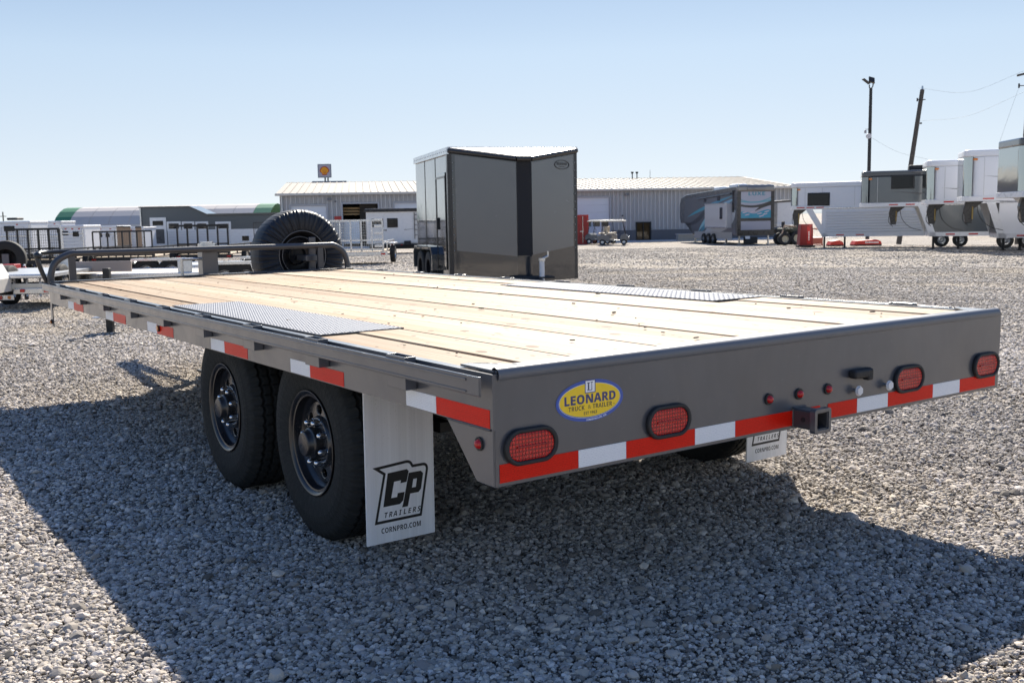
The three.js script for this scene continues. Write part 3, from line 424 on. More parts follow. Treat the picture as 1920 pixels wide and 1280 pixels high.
// ---- metal service building, running along the back
const bld = (() => {
  const a = spot(528, 83), b = spot(1492, 89.5), A = V(a[0], 0, a[2]), B = V(b[0], 0, b[2]), len = A.distanceTo(B), turn = -Math.atan2(B.z - A.z, B.x - A.x);
  const gy = -0.87, o = thing('metal_building', 'long low metal service building with ribbed grey walls and beige roof', 'building', [a[0], gy, a[2]], turn);
  const H = 4.38, depth = 26, ridge = 1.35, wallMat = ribbed([0.5, 0.485, 0.475], 5 / 1.6), roofTex = siding.clone(); roofTex.repeat.set(1.4, 1); roofTex.needsUpdate = true;
  const X = (u) => { // local x where picture column u meets the front wall
    let lo = -5, hi = 60; for (let i = 0; i < 40; i++) { const m = (lo + hi) / 2, p = A.clone().lerp(B, m / len); p.y = 1.2; const q = p.sub(EYE).applyMatrix4(INV); (q.x / -q.z * 1893 + 960 < u) ? (lo = m) : (hi = m); } return (lo + hi) / 2; };
  const open = [[X(545), X(613), 3.45], [X(643), X(709), 3.55], [X(740), X(806), 3.55], [X(1078), X(1143), 3.75], [X(1192), X(1221), 1.62]];
  const holes = open.map(([x0, x1, h]) => [[x0, 0.02], [x1, 0.02], [x1, h], [x0, h]]);
  part('wall', ext([[0, 0], [len, 0], [len, H], [0, H]], 0.2, holes).applyMatrix4(M4(0, 0, -0.2)), wallMat, o);
  part('side_wall', ext([[0, 0], [depth, 0], [depth, H], [depth / 2, H + ridge], [0, H]], 0.2).applyMatrix4(M4(0.2, 0, -0.2, 0, PI / 2)).translate(-0.2, 0, 0), wallMat, o);
  part('side_wall', ext([[0, 0], [depth, 0], [depth, H], [depth / 2, H + ridge], [0, H]], 0.2).applyMatrix4(M4(len, 0, -0.2, 0, PI / 2)).translate(-0.2, 0, 0), wallMat, o);
  part('rear_wall', bx(len, H, 0.2, len / 2, H / 2, -depth), wallMat, o);
  const sl = Math.hypot(depth / 2 + 0.4, ridge + 0.05);
  const rp = []; for (const s of [1, -1]) { rp.push(bx(len + 0.6, 0.08, sl, len / 2, H + ridge / 2 + 0.06, -depth / 2 + s * (depth / 4 + 0.1) - 0.1, s * Math.atan2(ridge, depth / 2))); }
  const roof = part('roof', rp, mat([0.25, 0.225, 0.195], 0.7, 0), o);
  const seam = bx(0.07, 0.07, sl, 0, 0, 0); for (let x = 0.2, k = 0; x < len; x += 0.6, k++) shared('roof_rib', seam, M.roofRib ?? (M.roofRib = mat([0.23, 0.205, 0.175], 0.7, 0)), roof, M4(x, H + ridge / 2 + 0.125, -depth / 4, Math.atan2(ridge, depth / 2)));
  const rib = rb(0.11, H - 0.1, 0.05, 0.02, 0, H / 2 + 0.03, 0.02), wall = o.children[0], ribMat = mat([0.54, 0.525, 0.515], 0.5);
  for (let x = 0.15; x < len; x += 0.3048 * 1.2) { const hit = open.find(([x0, x1]) => x > x0 - 0.1 && x < x1 + 0.1); if (hit) shared('siding_rib', rb(0.09, H - hit[2] - 0.25, 0.035, 0.015, 0, (H + hit[2]) / 2 + 0.02, 0.014), ribMat, wall, M4(x, 0, 0)); else shared('siding_rib', rib, ribMat, wall, M4(x, 0, 0)); }
  part('gutter', rb(len + 0.7, 0.2, 0.2, 0.05, len / 2, H + 0.0, 0.32), mat([0.6, 0.57, 0.52], 0.5), o);
  const wx = X(1146); part('wainscot', [[wx, X(1192)], [X(1221), len]].map(([a0, b0]) => bx(b0 - a0, 0.92, 0.06, (a0 + b0) / 2, 0.46, 0.06)), mat([0.13, 0.13, 0.14], 0.8, 0, { roughnessMap: roughB }), o);
  const frames = (x0, x1, h) => [bx(0.12, h, 0.1, x0 - 0.06, h / 2, 0.05), bx(0.12, h, 0.1, x1 + 0.06, h / 2, 0.05), bx(x1 - x0 + 0.24, 0.12, 0.1, (x0 + x1) / 2, h + 0.06, 0.05)];
  open.slice(0, 4).forEach(([x0, x1, h], i) => {
    part('door_frame', frames(x0, x1, h), mat([0.42, 0.42, 0.44], 0.5), o);
    if (i === 1) return;
    const d = part('garage_door', bx(x1 - x0, h, 0.06, (x0 + x1) / 2, h / 2, -0.12), mat([0.66, 0.68, 0.72], 0.5), o);
    const n = 6; for (let k = 0; k < n; k++) if (!(k === 2 && i === 3)) part('door_panel', rb(x1 - x0 - 0.04, h / n - 0.03, 0.03, 0.01, (x0 + x1) / 2, (k + 0.5) * h / n, -0.075), mat([0.7, 0.72, 0.76], 0.45), d); else for (let w = 0; w < 4; w++) { const ww = (x1 - x0) / 4; part('pane', rb(ww - 0.14, h / n - 0.12, 0.03, 0.01, x0 + (w + 0.5) * ww, 2.5 * h / n, -0.08), M.glass, d); }
  });
  { const [x0, x1, h] = open[1], c = (x0 + x1) / 2, w = x1 - x0; // open bay: dark inside, timber, daylight through the far door
    part('bay_interior', [bx(w + 6, 0.1, 10, c, 0.05, -5.3), bx(0.1, 4, 10, c - w / 2 - 3, 2, -5.3), bx(0.1, 4, 10, c + w / 2 + 3, 2, -5.3)], mat([0.05, 0.045, 0.04], 0.9), o);
    part('loft_beam', [0, 0.24, 0.48].map((y) => bx(w * 0.5, 0.16, 0.2, c - w / 4, h - 0.35 - y, -0.9)), mat([0.34, 0.22, 0.1], 0.7), o);
    part('far_door', bx(w * 0.45, 1.9, 0.05, c - w * 0.27, 1.25, -0.55), mat([0.82, 0.84, 0.86], 0.6), o);
    part('shop_door', bx(w * 0.52, h, 0.06, c + w * 0.24, h / 2, -0.5), mat([0.03, 0.022, 0.016], 0.8), o);
  }
  { const [x0, x1, h] = open[4]; const d = part('door', bx(x1 - x0 - 0.1, h, 0.05, (x0 + x1) / 2, h / 2, -0.12), mat([0.07, 0.045, 0.02], 0.1, 0, { clearcoat: 1 }), o); part('door_frame', [bx(0.1, h, 0.12, x0 + 0.05, h / 2, 0), bx(0.1, h, 0.12, x1 - 0.05, h / 2, 0), bx(0.06, h, 0.1, (x0 + x1) / 2, h / 2, 0), bx(x1 - x0, 0.1, 0.12, (x0 + x1) / 2, h - 0.05, 0)], M.matBlack, d); }
  part('red_sign', bx(0.62, 0.42, 0.03, X(634), 2.35, 0.06), M.redPaint, o);
  for (const u of [619, 1175]) part('wall_lamp', rb(0.38, 0.18, 0.22, 0.03, X(u), H - 0.42, 0.14), mat([0.2, 0.2, 0.21], 0.5), o);
  for (const u of [630, 1167]) part('camera_box', rb(0.12, 0.12, 0.2, 0.04, X(u), H - (u > 1000 ? 2.2 : 0.62), 0.12), M.paintDark, o);
  for (const u of [1257, 1267]) part('roof_vent', [cyl(0.05, 0.05, 0.6, X(u) + 0.2, H + ridge + 0.35, -depth / 2, 'y', 10), cyl(0.15, 0.12, 0.16, X(u) + 0.2, H + ridge + 0.65, -depth / 2, 'y', 12)], M.matBlack, o);
  part('roof_mast', cyl(0.03, 0.03, 1, X(1299), H + ridge + 0.4, -depth / 2, 'y', 8), M.zinc, o);
  part('roof_curb', bx(3.2, 0.16, 0.8, X(612), H + ridge + 0.12, -depth / 2), mat([0.3, 0.3, 0.31], 0.6), o);
  part('downspout', [rb(0.12, H, 0.1, 0.02, 0.16, H / 2, 0.09)], M.aluDull, o);
  part('concrete_apron', bx(len + 3, 0.06, 5, len / 2, 0.015, 2.5), mat([0.62, 0.58, 0.54], 0.85, 0, { roughnessMap: roughB }), o);
  return { o, X, H };
})();
{ // petrol sign on two posts beyond the building
  const o = G('fuel_station_sign', 'square fuel station sign with a yellow shell, on posts above the building roof', 'sign', 613, 150, 0.05);
  const px = 150 / 1893, cy = 1.2251 + 83 * px + 0.9, w = 25 * px, g = -o.position.y;
  const t = canvas(256, 256, (c) => { c.fillStyle = '#7d8798'; c.fillRect(0, 0, 256, 256); c.fillStyle = '#a7a6b4'; c.fillRect(14, 14, 228, 228);
    const shell = (k) => { c.beginPath(); c.moveTo(128 - 44 * k, 128 + 84 * k); c.lineTo(128 - 52 * k, 128 + 50 * k); c.lineTo(128 - 88 * k, 128 + 18 * k); for (let i = 0; i <= 7; i++) { const a0 = PI + i / 7 * PI, x = 128 + 92 * k * Math.cos(a0), y = 128 + 10 * k + 96 * k * Math.sin(a0); i ? c.quadraticCurveTo(128 + 104 * k * Math.cos(a0 - PI / 14), 128 + 10 * k + 108 * k * Math.sin(a0 - PI / 14), x, y) : c.lineTo(x, y); } c.lineTo(128 + 88 * k, 128 + 18 * k); c.lineTo(128 + 52 * k, 128 + 50 * k); c.lineTo(128 + 44 * k, 128 + 84 * k); c.closePath(); };
    c.fillStyle = '#a3180e'; shell(1); c.fill(); c.fillStyle = '#e8a70c'; shell(0.8); c.fill(); c.strokeStyle = '#a3180e'; c.lineWidth = 4; for (let i = 1; i < 7; i++) { const a0 = PI + i / 7 * PI; c.beginPath(); c.moveTo(128 + 12 * Math.cos(a0), 184); c.lineTo(128 + 66 * Math.cos(a0), 128 + 66 * Math.sin(a0)); c.stroke(); } }, { clamp: true });
  part('cabinet', rb(w, w, 0.3, 0.03, 0, g + cy, 0), mat([0.22, 0.25, 0.29], 0.5), o);
  part('sign_face', clean(new THREE.PlaneGeometry(w - 0.1, w - 0.1)).applyMatrix4(M4(0, g + cy, 0.155)), mat([0.85, 0.85, 0.85], 0.5, 0, { map: t }), o);
  for (const x of [-0.1, 0.32]) part('post', cyl(0.11, 0.11, g + cy, x + 0.1, (g + cy) / 2 - w / 4, -0.3, 'y', 10), M.matBlack, o);
}
// ---- long barn with white and green roof, far left
{
  const o = G('arched_barn', 'long distant barn with a white roof and green roof ends', 'barn', 99, 150, -0.12);
  const k = 150 / 1893, len = 33, dep = 9, e = 2.3, rg = 4.75 + 0.2, g = -o.position.y; void g;
  part('wall', [bx(len, e, 0.2, len / 2, e / 2, 0), bx(0.2, e, dep, 0.1, e / 2, -dep / 2), bx(0.2, e, dep, len - 0.1, e / 2, -dep / 2)], mat([0.55, 0.55, 0.55], 0.7), o);
  const seg = (x0, x1, m, name) => { const pts = []; for (let i = 0; i <= 8; i++) { const t = i / 8; pts.push([-t * dep, e + (rg - e) * Math.sin(t * PI) ** 0.8]); } const out = []; for (let i = 0; i < 8; i++) out.push(slab([[x0, pts[i][1], pts[i][0]], [x1, pts[i][1], pts[i][0]], [x1, pts[i + 1][1], pts[i + 1][0]], [x0, pts[i + 1][1], pts[i + 1][0]]], 0.05)); part(name, out, m, o); };
  seg(0, 2.5, mat([0.05, 0.2, 0.11], 0.6), 'roof_end'); for (let i = 0; i < 9; i++) seg(2.52 + i * 3.1, 2.5 + (i + 1) * 3.1 - 0.03, mat([0.5, 0.47, 0.45], 0.7), 'roof_panel'); seg(30.42, len, mat([0.05, 0.2, 0.11], 0.6), 'roof_end');
  void k;
}
// ---- grey trailer with a dropped nose roof: cargo trailer with V nose, beyond the right rail of the flatbed
{
  const p = spot(848, 18), o = thing('cargo_trailer', 'tall charcoal enclosed cargo trailer with V nose behind the flatbed deck', 'trailer', p, YAW + 0.279);
  const w = 2.375, H = 2.47 - p[1], yb = 0.15, len = 3.15 * 1.0, nx = w * 0.5, nz = 0.6, Ha = 2.29 - p[1], g = 0; void g;
  const gloss = mat([0.045, 0.048, 0.052], 0.1, 0.35, { clearcoat: 1, clearcoatRoughness: 0.04, bumpMap: ripple, bumpScale: 0.006 });
  const satin = mat([0.12, 0.125, 0.13], 0.28, 0.2, { clearcoat: 0.8, clearcoatRoughness: 0.2, roughnessMap: roughA });
  const L0 = [0, 0, 0], c = 0.13; void L0;
  part('body', [poly([
    [[0, yb, -len], [0, yb, 0], [0, H, 0], [0, H, -len]], [[w, yb, 0], [w, yb, -len], [w, H, -len], [w, H, 0]], [[w, yb, -len], [0, yb, -len], [0, H, -len], [w, H, -len]],
    [[0, yb, 0], [nx - c, yb, nz], [nx - c, Ha, nz], [0, H, 0]], [[nx + c, yb, nz], [w, yb, 0], [w, H, 0], [nx + c, Ha, nz]], [[nx - c, yb, nz], [nx + c, yb, nz], [nx + c, Ha, nz], [nx - c, Ha, nz]],
    [[0, yb, -len], [w, yb, -len], [w, yb, 0], [nx + c, yb, nz], [nx - c, yb, nz], [0, yb, 0]]])], gloss, o);
  const roof = part('roof', [slab([[-0.02, H, 0], [w + 0.02, H, 0], [w + 0.02, H, -len], [-0.02, H, -len]], 0.03), slab([[0, H, 0], [nx - c, Ha, nz], [nx + c, Ha, nz], [w, H, 0]], 0.02)], M.white, o); void roof;
  const mix = (a, b, t) => a.map((v, i) => lerp(v, b[i], t));
  const nosePanel = (a, b, lo0, lo1) => { // satin sheet on one side of the nose
    const A0 = mix(a, b, 0.09), B0 = mix(a, b, 0.995); const ta = H + (Ha - H) * 0.09 - 0.1, tb = Ha - 0.1; return a[0] < b[0] ? slab([[A0[0], lo0, A0[2]], [B0[0], lo1, B0[2]], [B0[0], tb, B0[2]], [A0[0], ta, A0[2]]], 0.012) : slab([[B0[0], lo1, B0[2]], [A0[0], lo0, A0[2]], [A0[0], ta, A0[2]], [B0[0], tb, B0[2]]], 0.012); };
  part('nose_panel', nosePanel([0, 0, 0], [nx - c, 0, nz], 0.72, 0.61), satin, o); part('nose_panel', nosePanel([w, 0, 0], [nx + c, 0, nz], 0.75, 0.63), satin, o);
  const tread = mat([0.05, 0.05, 0.055], 0.35, 0.6, { bumpMap: lensTex, bumpScale: 0.02 });
  part('nose_strip', slab([[nx - c, 0.62, nz], [nx + c, 0.62, nz], [nx + c, Ha - 0.06, nz], [nx - c, Ha - 0.06, nz]], 0.014), tread, o);
  part('corner_trim', [bx(0.09, H - yb, 0.05, 0.05, (H + yb) / 2, 0.0, 0, -0.3), bx(0.05, H - yb, 0.09, -0.012, (H + yb) / 2, -0.05)], M.black, o); part('corner_trim', [bx(0.1, H - yb, 0.06, w - 0.05, (H + yb) / 2, 0.0, 0, 0.3)], M.black, o);
  part('top_trim', [rod([0, H - 0.035, 0.005], [nx - c, Ha - 0.035, nz + 0.005], 0.05, 0.05, 6), rod([w, H - 0.035, 0.005], [nx + c, Ha - 0.035, nz + 0.005], 0.05, 0.05, 6), rod([nx - c, Ha - 0.035, nz + 0.005], [nx + c, Ha - 0.035, nz + 0.005], 0.05, 0.05, 6)], M.black, o);
  part('cove_trim', [bx(0.05, 0.11, len, -0.018, H - 0.04, -len / 2)], M.alu, o);
  const dr = part('door', rb(0.03, H - 0.82, 0.72, 0.01, -0.014, (H - 0.3 + 0.44) / 2 - 0.06, -0.62), gloss, o);
  part('door_frame', [bx(0.045, H - 0.86, 0.035, -0.018, H / 2 - 0.06, -0.24), bx(0.04, H - 0.86, 0.02, -0.016, H / 2 - 0.06, -1.0), bx(0.05, 0.035, 0.8, -0.02, H - 0.48, -0.62)], M.black, dr); part('handle', rb(0.05, 0.22, 0.05, 0.01, -0.04, 1.2, -0.9), M.matBlack, dr);
  for (const z of [-1.55, -2.35]) bgWheel(o, -0.02, 0.34, z, 0.92, M.black, PI / 2);
  part('fender', [ext([[-0.55, 0], [-0.55, 0.3], [-0.42, 0.44], [1.22, 0.44], [1.35, 0.3], [1.35, 0], [1.29, 0], [1.29, 0.28], [1.2, 0.38], [-0.4, 0.38], [-0.49, 0.28], [-0.49, 0]], 0.16).applyMatrix4(M4(-0.15, 0.33, -1.55, 0, PI / 2))], mat([0.06, 0.075, 0.09], 0.25, 0.3, { clearcoat: 1 }), o);
  { const t = 0.34, bx0 = lerp(w, nx + c, t), bz0 = lerp(0, nz, t), ry = Math.atan2(nz, w - nx - c), on = (g) => g.applyMatrix4(M4(bx0, H - 0.3, bz0, 0, ry)).translate(0.016 * Math.sin(ry), 0, 0.016 * Math.cos(ry));
    part('badge', on(ext(ellipse(0.2, 0.085), 0.006, [ellipse(0.185, 0.07)])), M.black, o); part('badge_print', [on(rb(0.27, 0.045, 0.006, 0.002, 0, 0.015, 0)), on(rb(0.15, 0.014, 0.006, 0.002, 0, -0.035, 0))], M.black, o);
    const riv = new THREE.SphereGeometry(0.009, 6, 4), rv = []; for (let y = 0.72; y < H - 0.25; y += 0.14) for (const [x0, z0] of [[0.05, 0.05], [w - 0.05, 0.05]]) rv.push(clean(riv.clone()).translate(x0, y, z0)); for (let z = -0.1; z > -3.1; z -= 0.16) rv.push(clean(riv.clone()).translate(-0.045, H - 0.04, z)); part('rivet', rv, M.zinc, o, { kind: 'stuff' });
    for (const x of [0.25, w - 0.25]) part('marker_light', rb(0.12, 0.035, 0.03, 0.01, x, H - 0.05, 0.14 * 1, 0, 0), M.amber, o); for (const z of [-1.2, -2.2]) part('wall_seam', bx(0.006, H - 0.35, 0.02, -0.004, (H + 0.2) / 2, z), M.black, o); }
  const j = part('tongue_jack', [cyl(0.045, 0.045, 0.42, nx + 0.18, 0.33, nz + 0.4, 'y', 16), cyl(0.03, 0.03, 0.2, nx + 0.18, 0.1, nz + 0.4, 'y', 12)], M.white, o); part('crank_handle', [rod([nx + 0.18, 0.57, nz + 0.4], [nx + 0.3, 0.62, nz + 0.4], 0.02), rod([nx + 0.29, 0.62, nz + 0.4], [nx + 0.29, 0.7, nz + 0.4], 0.016), cyl(0.06, 0.06, 0.05, nx + 0.18, 0.56, nz + 0.4, 'y', 16)], M.zinc, j);
  part('tongue', [rod([nx - 0.5, 0.2, -0.2], [nx, 0.2, nz + 0.9], 0.06, 0.06, 4), rod([nx + 0.5, 0.2, -0.2], [nx, 0.2, nz + 0.9], 0.06, 0.06, 4), rb(0.8, 0.03, 0.4, 0.01, nx, 0.25, nz + 0.25)], M.matBlack, o);
}
// ---- white travel trailer in front of the open bay
{
  const o = G('travel_trailer', 'white travel trailer with black roof edge parked before the metal building', 'camper', 688, 61, 0.06);
  const k = 61 / 1893, w = 112 * k, y0 = 0.55, H = 1.2251 + 20 * k - o.position.y, len = 4;
  part('body', rb(w, H - y0, len, 0.12, w / 2, (H + y0) / 2, -len / 2), M.white, o);
  part('roof', [rb(w + 0.12, 0.16, len + 0.1, 0.06, w / 2, H + 0.03, -len / 2), rb(w + 0.2, 0.07, 0.16, 0.02, w / 2, H - 0.06, 0.02)], M.black, o);
  for (const [x, ww] of [[21 * k, 22 * k], [49 * k, 20 * k]]) { const b = part('window', rb(ww, x < 1 ? 0.5 : 0.56, 0.04, 0.06, x, H - (x < 1 ? 0.75 : 0.76), 0.012), M.matBlack, o); part('pane', rb(ww - 0.1, (x < 1 ? 0.4 : 0.46), 0.03, 0.05, x, H - (x < 1 ? 0.75 : 0.76), 0.024), M.glass, b); }
  part('stripe', [ext([[60 * k, 0], [100 * k, 0.07], [100 * k, -0.06]], 0.01).translate(0.8, H - 0.52, 0.004), ext([[52 * k, 0], [66 * k, 0.03], [66 * k, -0.05]], 0.01).translate(-0.9, H - 1.18, 0.004), ext([[70 * k, 0], [96 * k, 0.03], [70 * k, -0.03]], 0.01).translate(0, H - 1.16, 0.004)], M.paintDark, o);
  part('ladder', [bx(0.04, 1.6, 0.05, 90 * k, H - 0.95, 0.06), bx(0.04, 1.6, 0.05, 98 * k, H - 0.95, 0.06), ...[0, 1, 2, 3, 4].map((i) => bx(8 * k, 0.03, 0.04, 94 * k, H - 0.3 - i * 0.3, 0.06))], M.black, o);
  part('bumper', [rb(w, 0.1, 0.12, 0.02, w / 2, 0.5, 0.15), rb(w - 0.3, 0.3, 0.5, 0.03, w / 2, 0.42, -0.3), rb(0.4, 0.26, 0.3, 0.03, w * 0.68, 0.62, 0.18)], M.matBlack, o);
  for (const x of [0.55, w - 0.5]) bgWheel(o, x, 0.36, -0.4, 1, M.black, PI / 2); for (const x of [0.9, 1.5, 2.1]) part('tail_lamp', rb(0.1, 0.05, 0.02, 0.01, x, 0.52, 0.22), M.redLens, o);
}
// ---- golf carts and a red container before the right part of the building
const cart = (() => {
  const o = thing('golf_cart', 'grey golf cart with beige canopy, nearer of the two carts', 'golf cart', [0, 0, 0], 0, 'golf carts by the garage door');
  part('canopy', [rb(1.95, 0.09, 1.15, 0.045, 0, 1.78, 0), rb(1.6, 0.1, 0.95, 0.05, 0, 1.83, 0)], mat([0.62, 0.57, 0.48], 0.5), o);
  for (const [x0, x1] of [[-0.85, -0.75], [0.95, 0.72]]) for (const z of [-0.5, 0.5]) part('post', rod([x0, 0.75, z], [x1, 1.78, z], 0.025), M.black, o);
  part('body', [ext([[-1.1, 0.35], [-1.15, 0.7], [-0.75, 0.82], [-0.3, 0.74], [-0.25, 0.42], [0.5, 0.38], [0.6, 0.72], [0.85, 0.86], [1.15, 0.66], [1.22, 0.36], [0.9, 0.3], [-0.9, 0.3]], 1.1, [], 0.03).translate(0, 0, -0.55)], mat([0.11, 0.12, 0.13], 0.35, 0, { clearcoat: 0.6 }), o);
  part('seat', [rb(0.5, 0.14, 1.0, 0.05, -0.2, 0.85, 0), rb(0.12, 0.5, 1.0, 0.05, -0.45, 1.12, 0, 0, 0, 0.15), rb(0.5, 0.12, 1, 0.05, -0.85, 0.86, 0)], mat([0.5, 0.43, 0.33], 0.6), o);
  part('windshield', bx(0.015, 0.75, 1.0, 0.84, 1.28, 0, 0, 0, 0.2), mat([0.9, 0.92, 0.93], 0.05, 0, { transmission: 1, thickness: 0 }), o);
  part('steering_wheel', new THREE.TorusGeometry(0.17, 0.018, 8, 20).applyMatrix4(M4(0.42, 1.05, -0.25, 0, PI / 2, 0)), M.matBlack, o);
  for (const x of [-0.78, 0.82]) for (const z of [0.5, -0.5]) bgWheel(o, x, 0.23, z, 0.6, M.alu, z < 0 ? PI : 0);
  for (const z of [-0.35, 0.35]) part('headlight', cyl(0.06, 0.06, 0.03, 1.2, 0.58, z, 'x', 12), M.chrome, o);
  return o;
})();
{ const p = spot(1150, 76); cart.position.set(...p); cart.rotation.y = YAW - 0.15; const q = spot(1128, 79.5); const c = copyOf(cart, 'second golf cart behind the beige-canopied cart, next to the red container', q, YAW + 2.6); void c; }
{
  const o = G('storage_container', 'red steel storage container half hidden behind the charcoal cargo trailer', 'container', 1058, 80, -0.05), k = 80 / 1893, w = 45 * k, h = 54 * k;
  part('body', rb(w, h, 2.4, 0.02, w / 2, h / 2, -1.2), M.redPaint, o);
  for (let i = 0; i < 11; i++) part('corrugation', rb(0.08, h - 0.3, 0.05, 0.015, 0.15 + i * w / 11.2, h / 2, 0.02), M.redPaint, o);
  part('locking_bar', [rod([w - 0.42, 0.1, 0.08], [w - 0.42, h - 0.1, 0.08], 0.025), bx(0.3, 0.05, 0.06, w - 0.5, 1.0, 0.08)], M.zinc, o); part('frame', [bx(w + 0.06, 0.14, 0.08, w / 2, h - 0.05, 0.03), bx(w + 0.06, 0.14, 0.08, w / 2, 0.07, 0.03), bx(0.14, h, 0.1, w - 0.04, h / 2, 0.04)], M.redPaint, o);
}
{ // stone planter against the wall by the fifth wheel
  const o = G('stone_planter', 'low pale stone block planter at the building wall, left of the fifth wheel', 'planter', 1272, 84.5, 0.14); part('block', [rb(2.2, 0.5, 0.6, 0.05, 1.0, 0.25, 0)], mat([0.38, 0.36, 0.32], 0.9), o); part('cap', rb(2.3, 0.1, 0.7, 0.03, 1.0, 0.54, 0), mat([0.45, 0.43, 0.4], 0.9), o);
}
// ---- fifth wheel camper, rear end towards the lens
{
  const o = G('fifth_wheel_camper', 'charcoal fifth-wheel camper with teal swooshes, its rear wall towards the camera', 'camper', 1382, 70, 0.165);
  const k = 70 / 1893, w = 2.72, H = 4.02, y0 = 0.62, len = 12;
  const rear = canvas(512, 640, (g, W0, H0) => { g.fillStyle = '#a6a8b6'; g.fillRect(0, 0, W0, H0); g.fillStyle = '#1f7f96'; g.save(); g.translate(256, 92); g.scale(1.5, 1); g.font = 'bold 82px sans-serif'; g.textAlign = 'center'; g.fillText('LUXE', 8, 0); g.restore();
    const sw = (c, a, b, d, e, h) => { g.fillStyle = c; g.beginPath(); g.moveTo(0, a); g.bezierCurveTo(170, b, 300, b, 512, d); g.lineTo(512, d + e); g.bezierCurveTo(300, b + h, 170, b + h, 0, a + h); g.fill(); };
    sw('#4a95a6', 150, 210, 120, 14, 12); sw('#5a9bac', 176, 196, 158, 26, 20); sw('#15161b', 230, 262, 178, 56, 34); g.fillStyle = '#15161b'; g.beginPath(); g.moveTo(230, 350); g.bezierCurveTo(300, 270, 400, 220, 512, 206); g.lineTo(512, 250); g.bezierCurveTo(420, 270, 330, 300, 230, 350); g.fill();
    g.fillStyle = '#168fac'; g.beginPath(); g.moveTo(0, 350); g.bezierCurveTo(120, 330, 200, 420, 300, 360); g.bezierCurveTo(400, 320, 460, 310, 512, 330); g.lineTo(512, 452); g.lineTo(0, 452); g.fill(); g.fillStyle = '#c4b3c0'; for (const [x, y] of [[50, 360], [90, 396], [180, 352], [300, 380], [390, 390], [420, 350], [330, 420]]) { g.beginPath(); g.ellipse(x + 20, y, 44, 9, -0.2, 0, 7); g.fill(); }
    g.fillStyle = '#101116'; g.fillRect(0, 452, 512, 48); g.fillStyle = '#9a9cab'; g.fillRect(0, 500, 512, 140); }, { clamp: true });
  const side = canvas(1024, 256, (g, W0, H0) => { g.fillStyle = '#4b5058'; g.fillRect(0, 0, W0, H0); const sw = (c, p) => { g.fillStyle = c; g.beginPath(); g.moveTo(p[0], p[1]); g.bezierCurveTo(p[2], p[3], p[4], p[5], p[6], p[7]); g.bezierCurveTo(p[8], p[9], p[10], p[11], p[0], p[1]); g.fill(); };
    sw('#2f8ba3', [60, 150, 300, 90, 600, 50, 1000, 20, 600, 80, 300, 120]); sw('#7fb4c4', [300, 250, 420, 130, 700, 60, 1010, 40, 760, 110, 520, 150]); sw('#23262c', [20, 200, 200, 190, 380, 120, 560, 60, 420, 160, 260, 220]); sw('#a6abb2', [420, 256, 520, 190, 760, 120, 1020, 110, 1020, 256, 600, 256]); sw('#1e7f99', [330, 256, 430, 180, 560, 140, 700, 120, 600, 170, 480, 220]); }, { clamp: true });
  const uv = (g, a, b) => { const p = g.attributes.position, u = g.attributes.uv; g.computeBoundingBox(); const B = g.boundingBox; for (let i = 0; i < p.count; i++) { const f = (ax) => (p['get' + ax](i) - B.min[ax.toLowerCase()]) / Math.max(1e-6, B.max[ax.toLowerCase()] - B.min[ax.toLowerCase()]); u.setXY(i, f(a), f(b)); } return g; };
  const Hf = 3.55, nz = -len;
  const out = [[0, y0], [0, H - 0.25], [-0.25, H], [-len + 1.6, Hf + 0.15], [-len + 0.3, Hf - 0.1], [-len, Hf - 0.6], [-len, 1.9], [-len + 0.25, 1.5], [-len + 2.6, 1.45], [-len + 3.0, y0]];
  part('body', ext(out.map(([z, y]) => [z, y]), w, [], 0.04).applyMatrix4(M4(w, 0, 0, 0, -PI / 2)).applyMatrix4(new THREE.Matrix4()), M.charcoal, o); void nz;
  part('side_graphics', uv(slab([[-0.002, y0 + 0.1, -len + 3.05], [-0.002, y0 + 0.1, -0.2], [-0.002, H - 0.35, -0.25], [-0.002, Hf - 0.15, -len + 1.2], [-0.002, 1.55, -len + 1.2], [-0.002, 1.55, -len + 2.6]], 0.012), 'Z', 'Y'), mat([1, 1, 1], 0.3, 0, { map: side, clearcoat: 0.6, clearcoatRoughness: 0.1 }), o);
  part('rear_wall', uv(bx(w - 0.5, 2.75, 0.03, w / 2, 1.02 + 1.375, 0.02), 'X', 'Y'), mat([1, 1, 1], 0.35, 0, { map: rear, clearcoat: 0.5, clearcoatRoughness: 0.1 }), o);
  part('rear_frame', [bx(0.24, H - y0 - 0.2, 0.08, 0.14, (H + y0) / 2 - 0.1, 0.02), bx(0.24, H - y0 - 0.2, 0.08, w - 0.14, (H + y0) / 2 - 0.1, 0.02), bx(w - 0.1, 0.34, 0.1, w / 2, y0 + 0.2, 0.02), bx(w - 0.1, 0.14, 0.08, w / 2, 3.84 - 0.0, 0.02)], M.black, o);
  part('rear_cap', [rb(w + 0.02, 0.5, 0.5, 0.16, w / 2, H - 0.16, -0.14), rb(w * 0.5, 0.22, 0.1, 0.08, w / 2, H - 0.18, 0.12)], mat([0.2, 0.19, 0.185], 0.15, 0.3, { clearcoat: 1 }), o);
  const sl = part('slide_out', rb(0.5, 1.75, 4.2, 0.05, -0.2, 2.02, -3.0), mat([0.42, 0.43, 0.46], 0.35, 0, { clearcoat: 0.4 }), o); part('window', rb(0.03, 0.8, 0.5, 0.01, -0.46, 2.2, -1.8), M.glass, sl); part('slide_trim', [bx(0.04, 0.06, 4.2, -0.455, 2.88, -3.0), bx(0.04, 0.06, 4.2, -0.455, 1.2, -3.0)], M.zinc, sl);
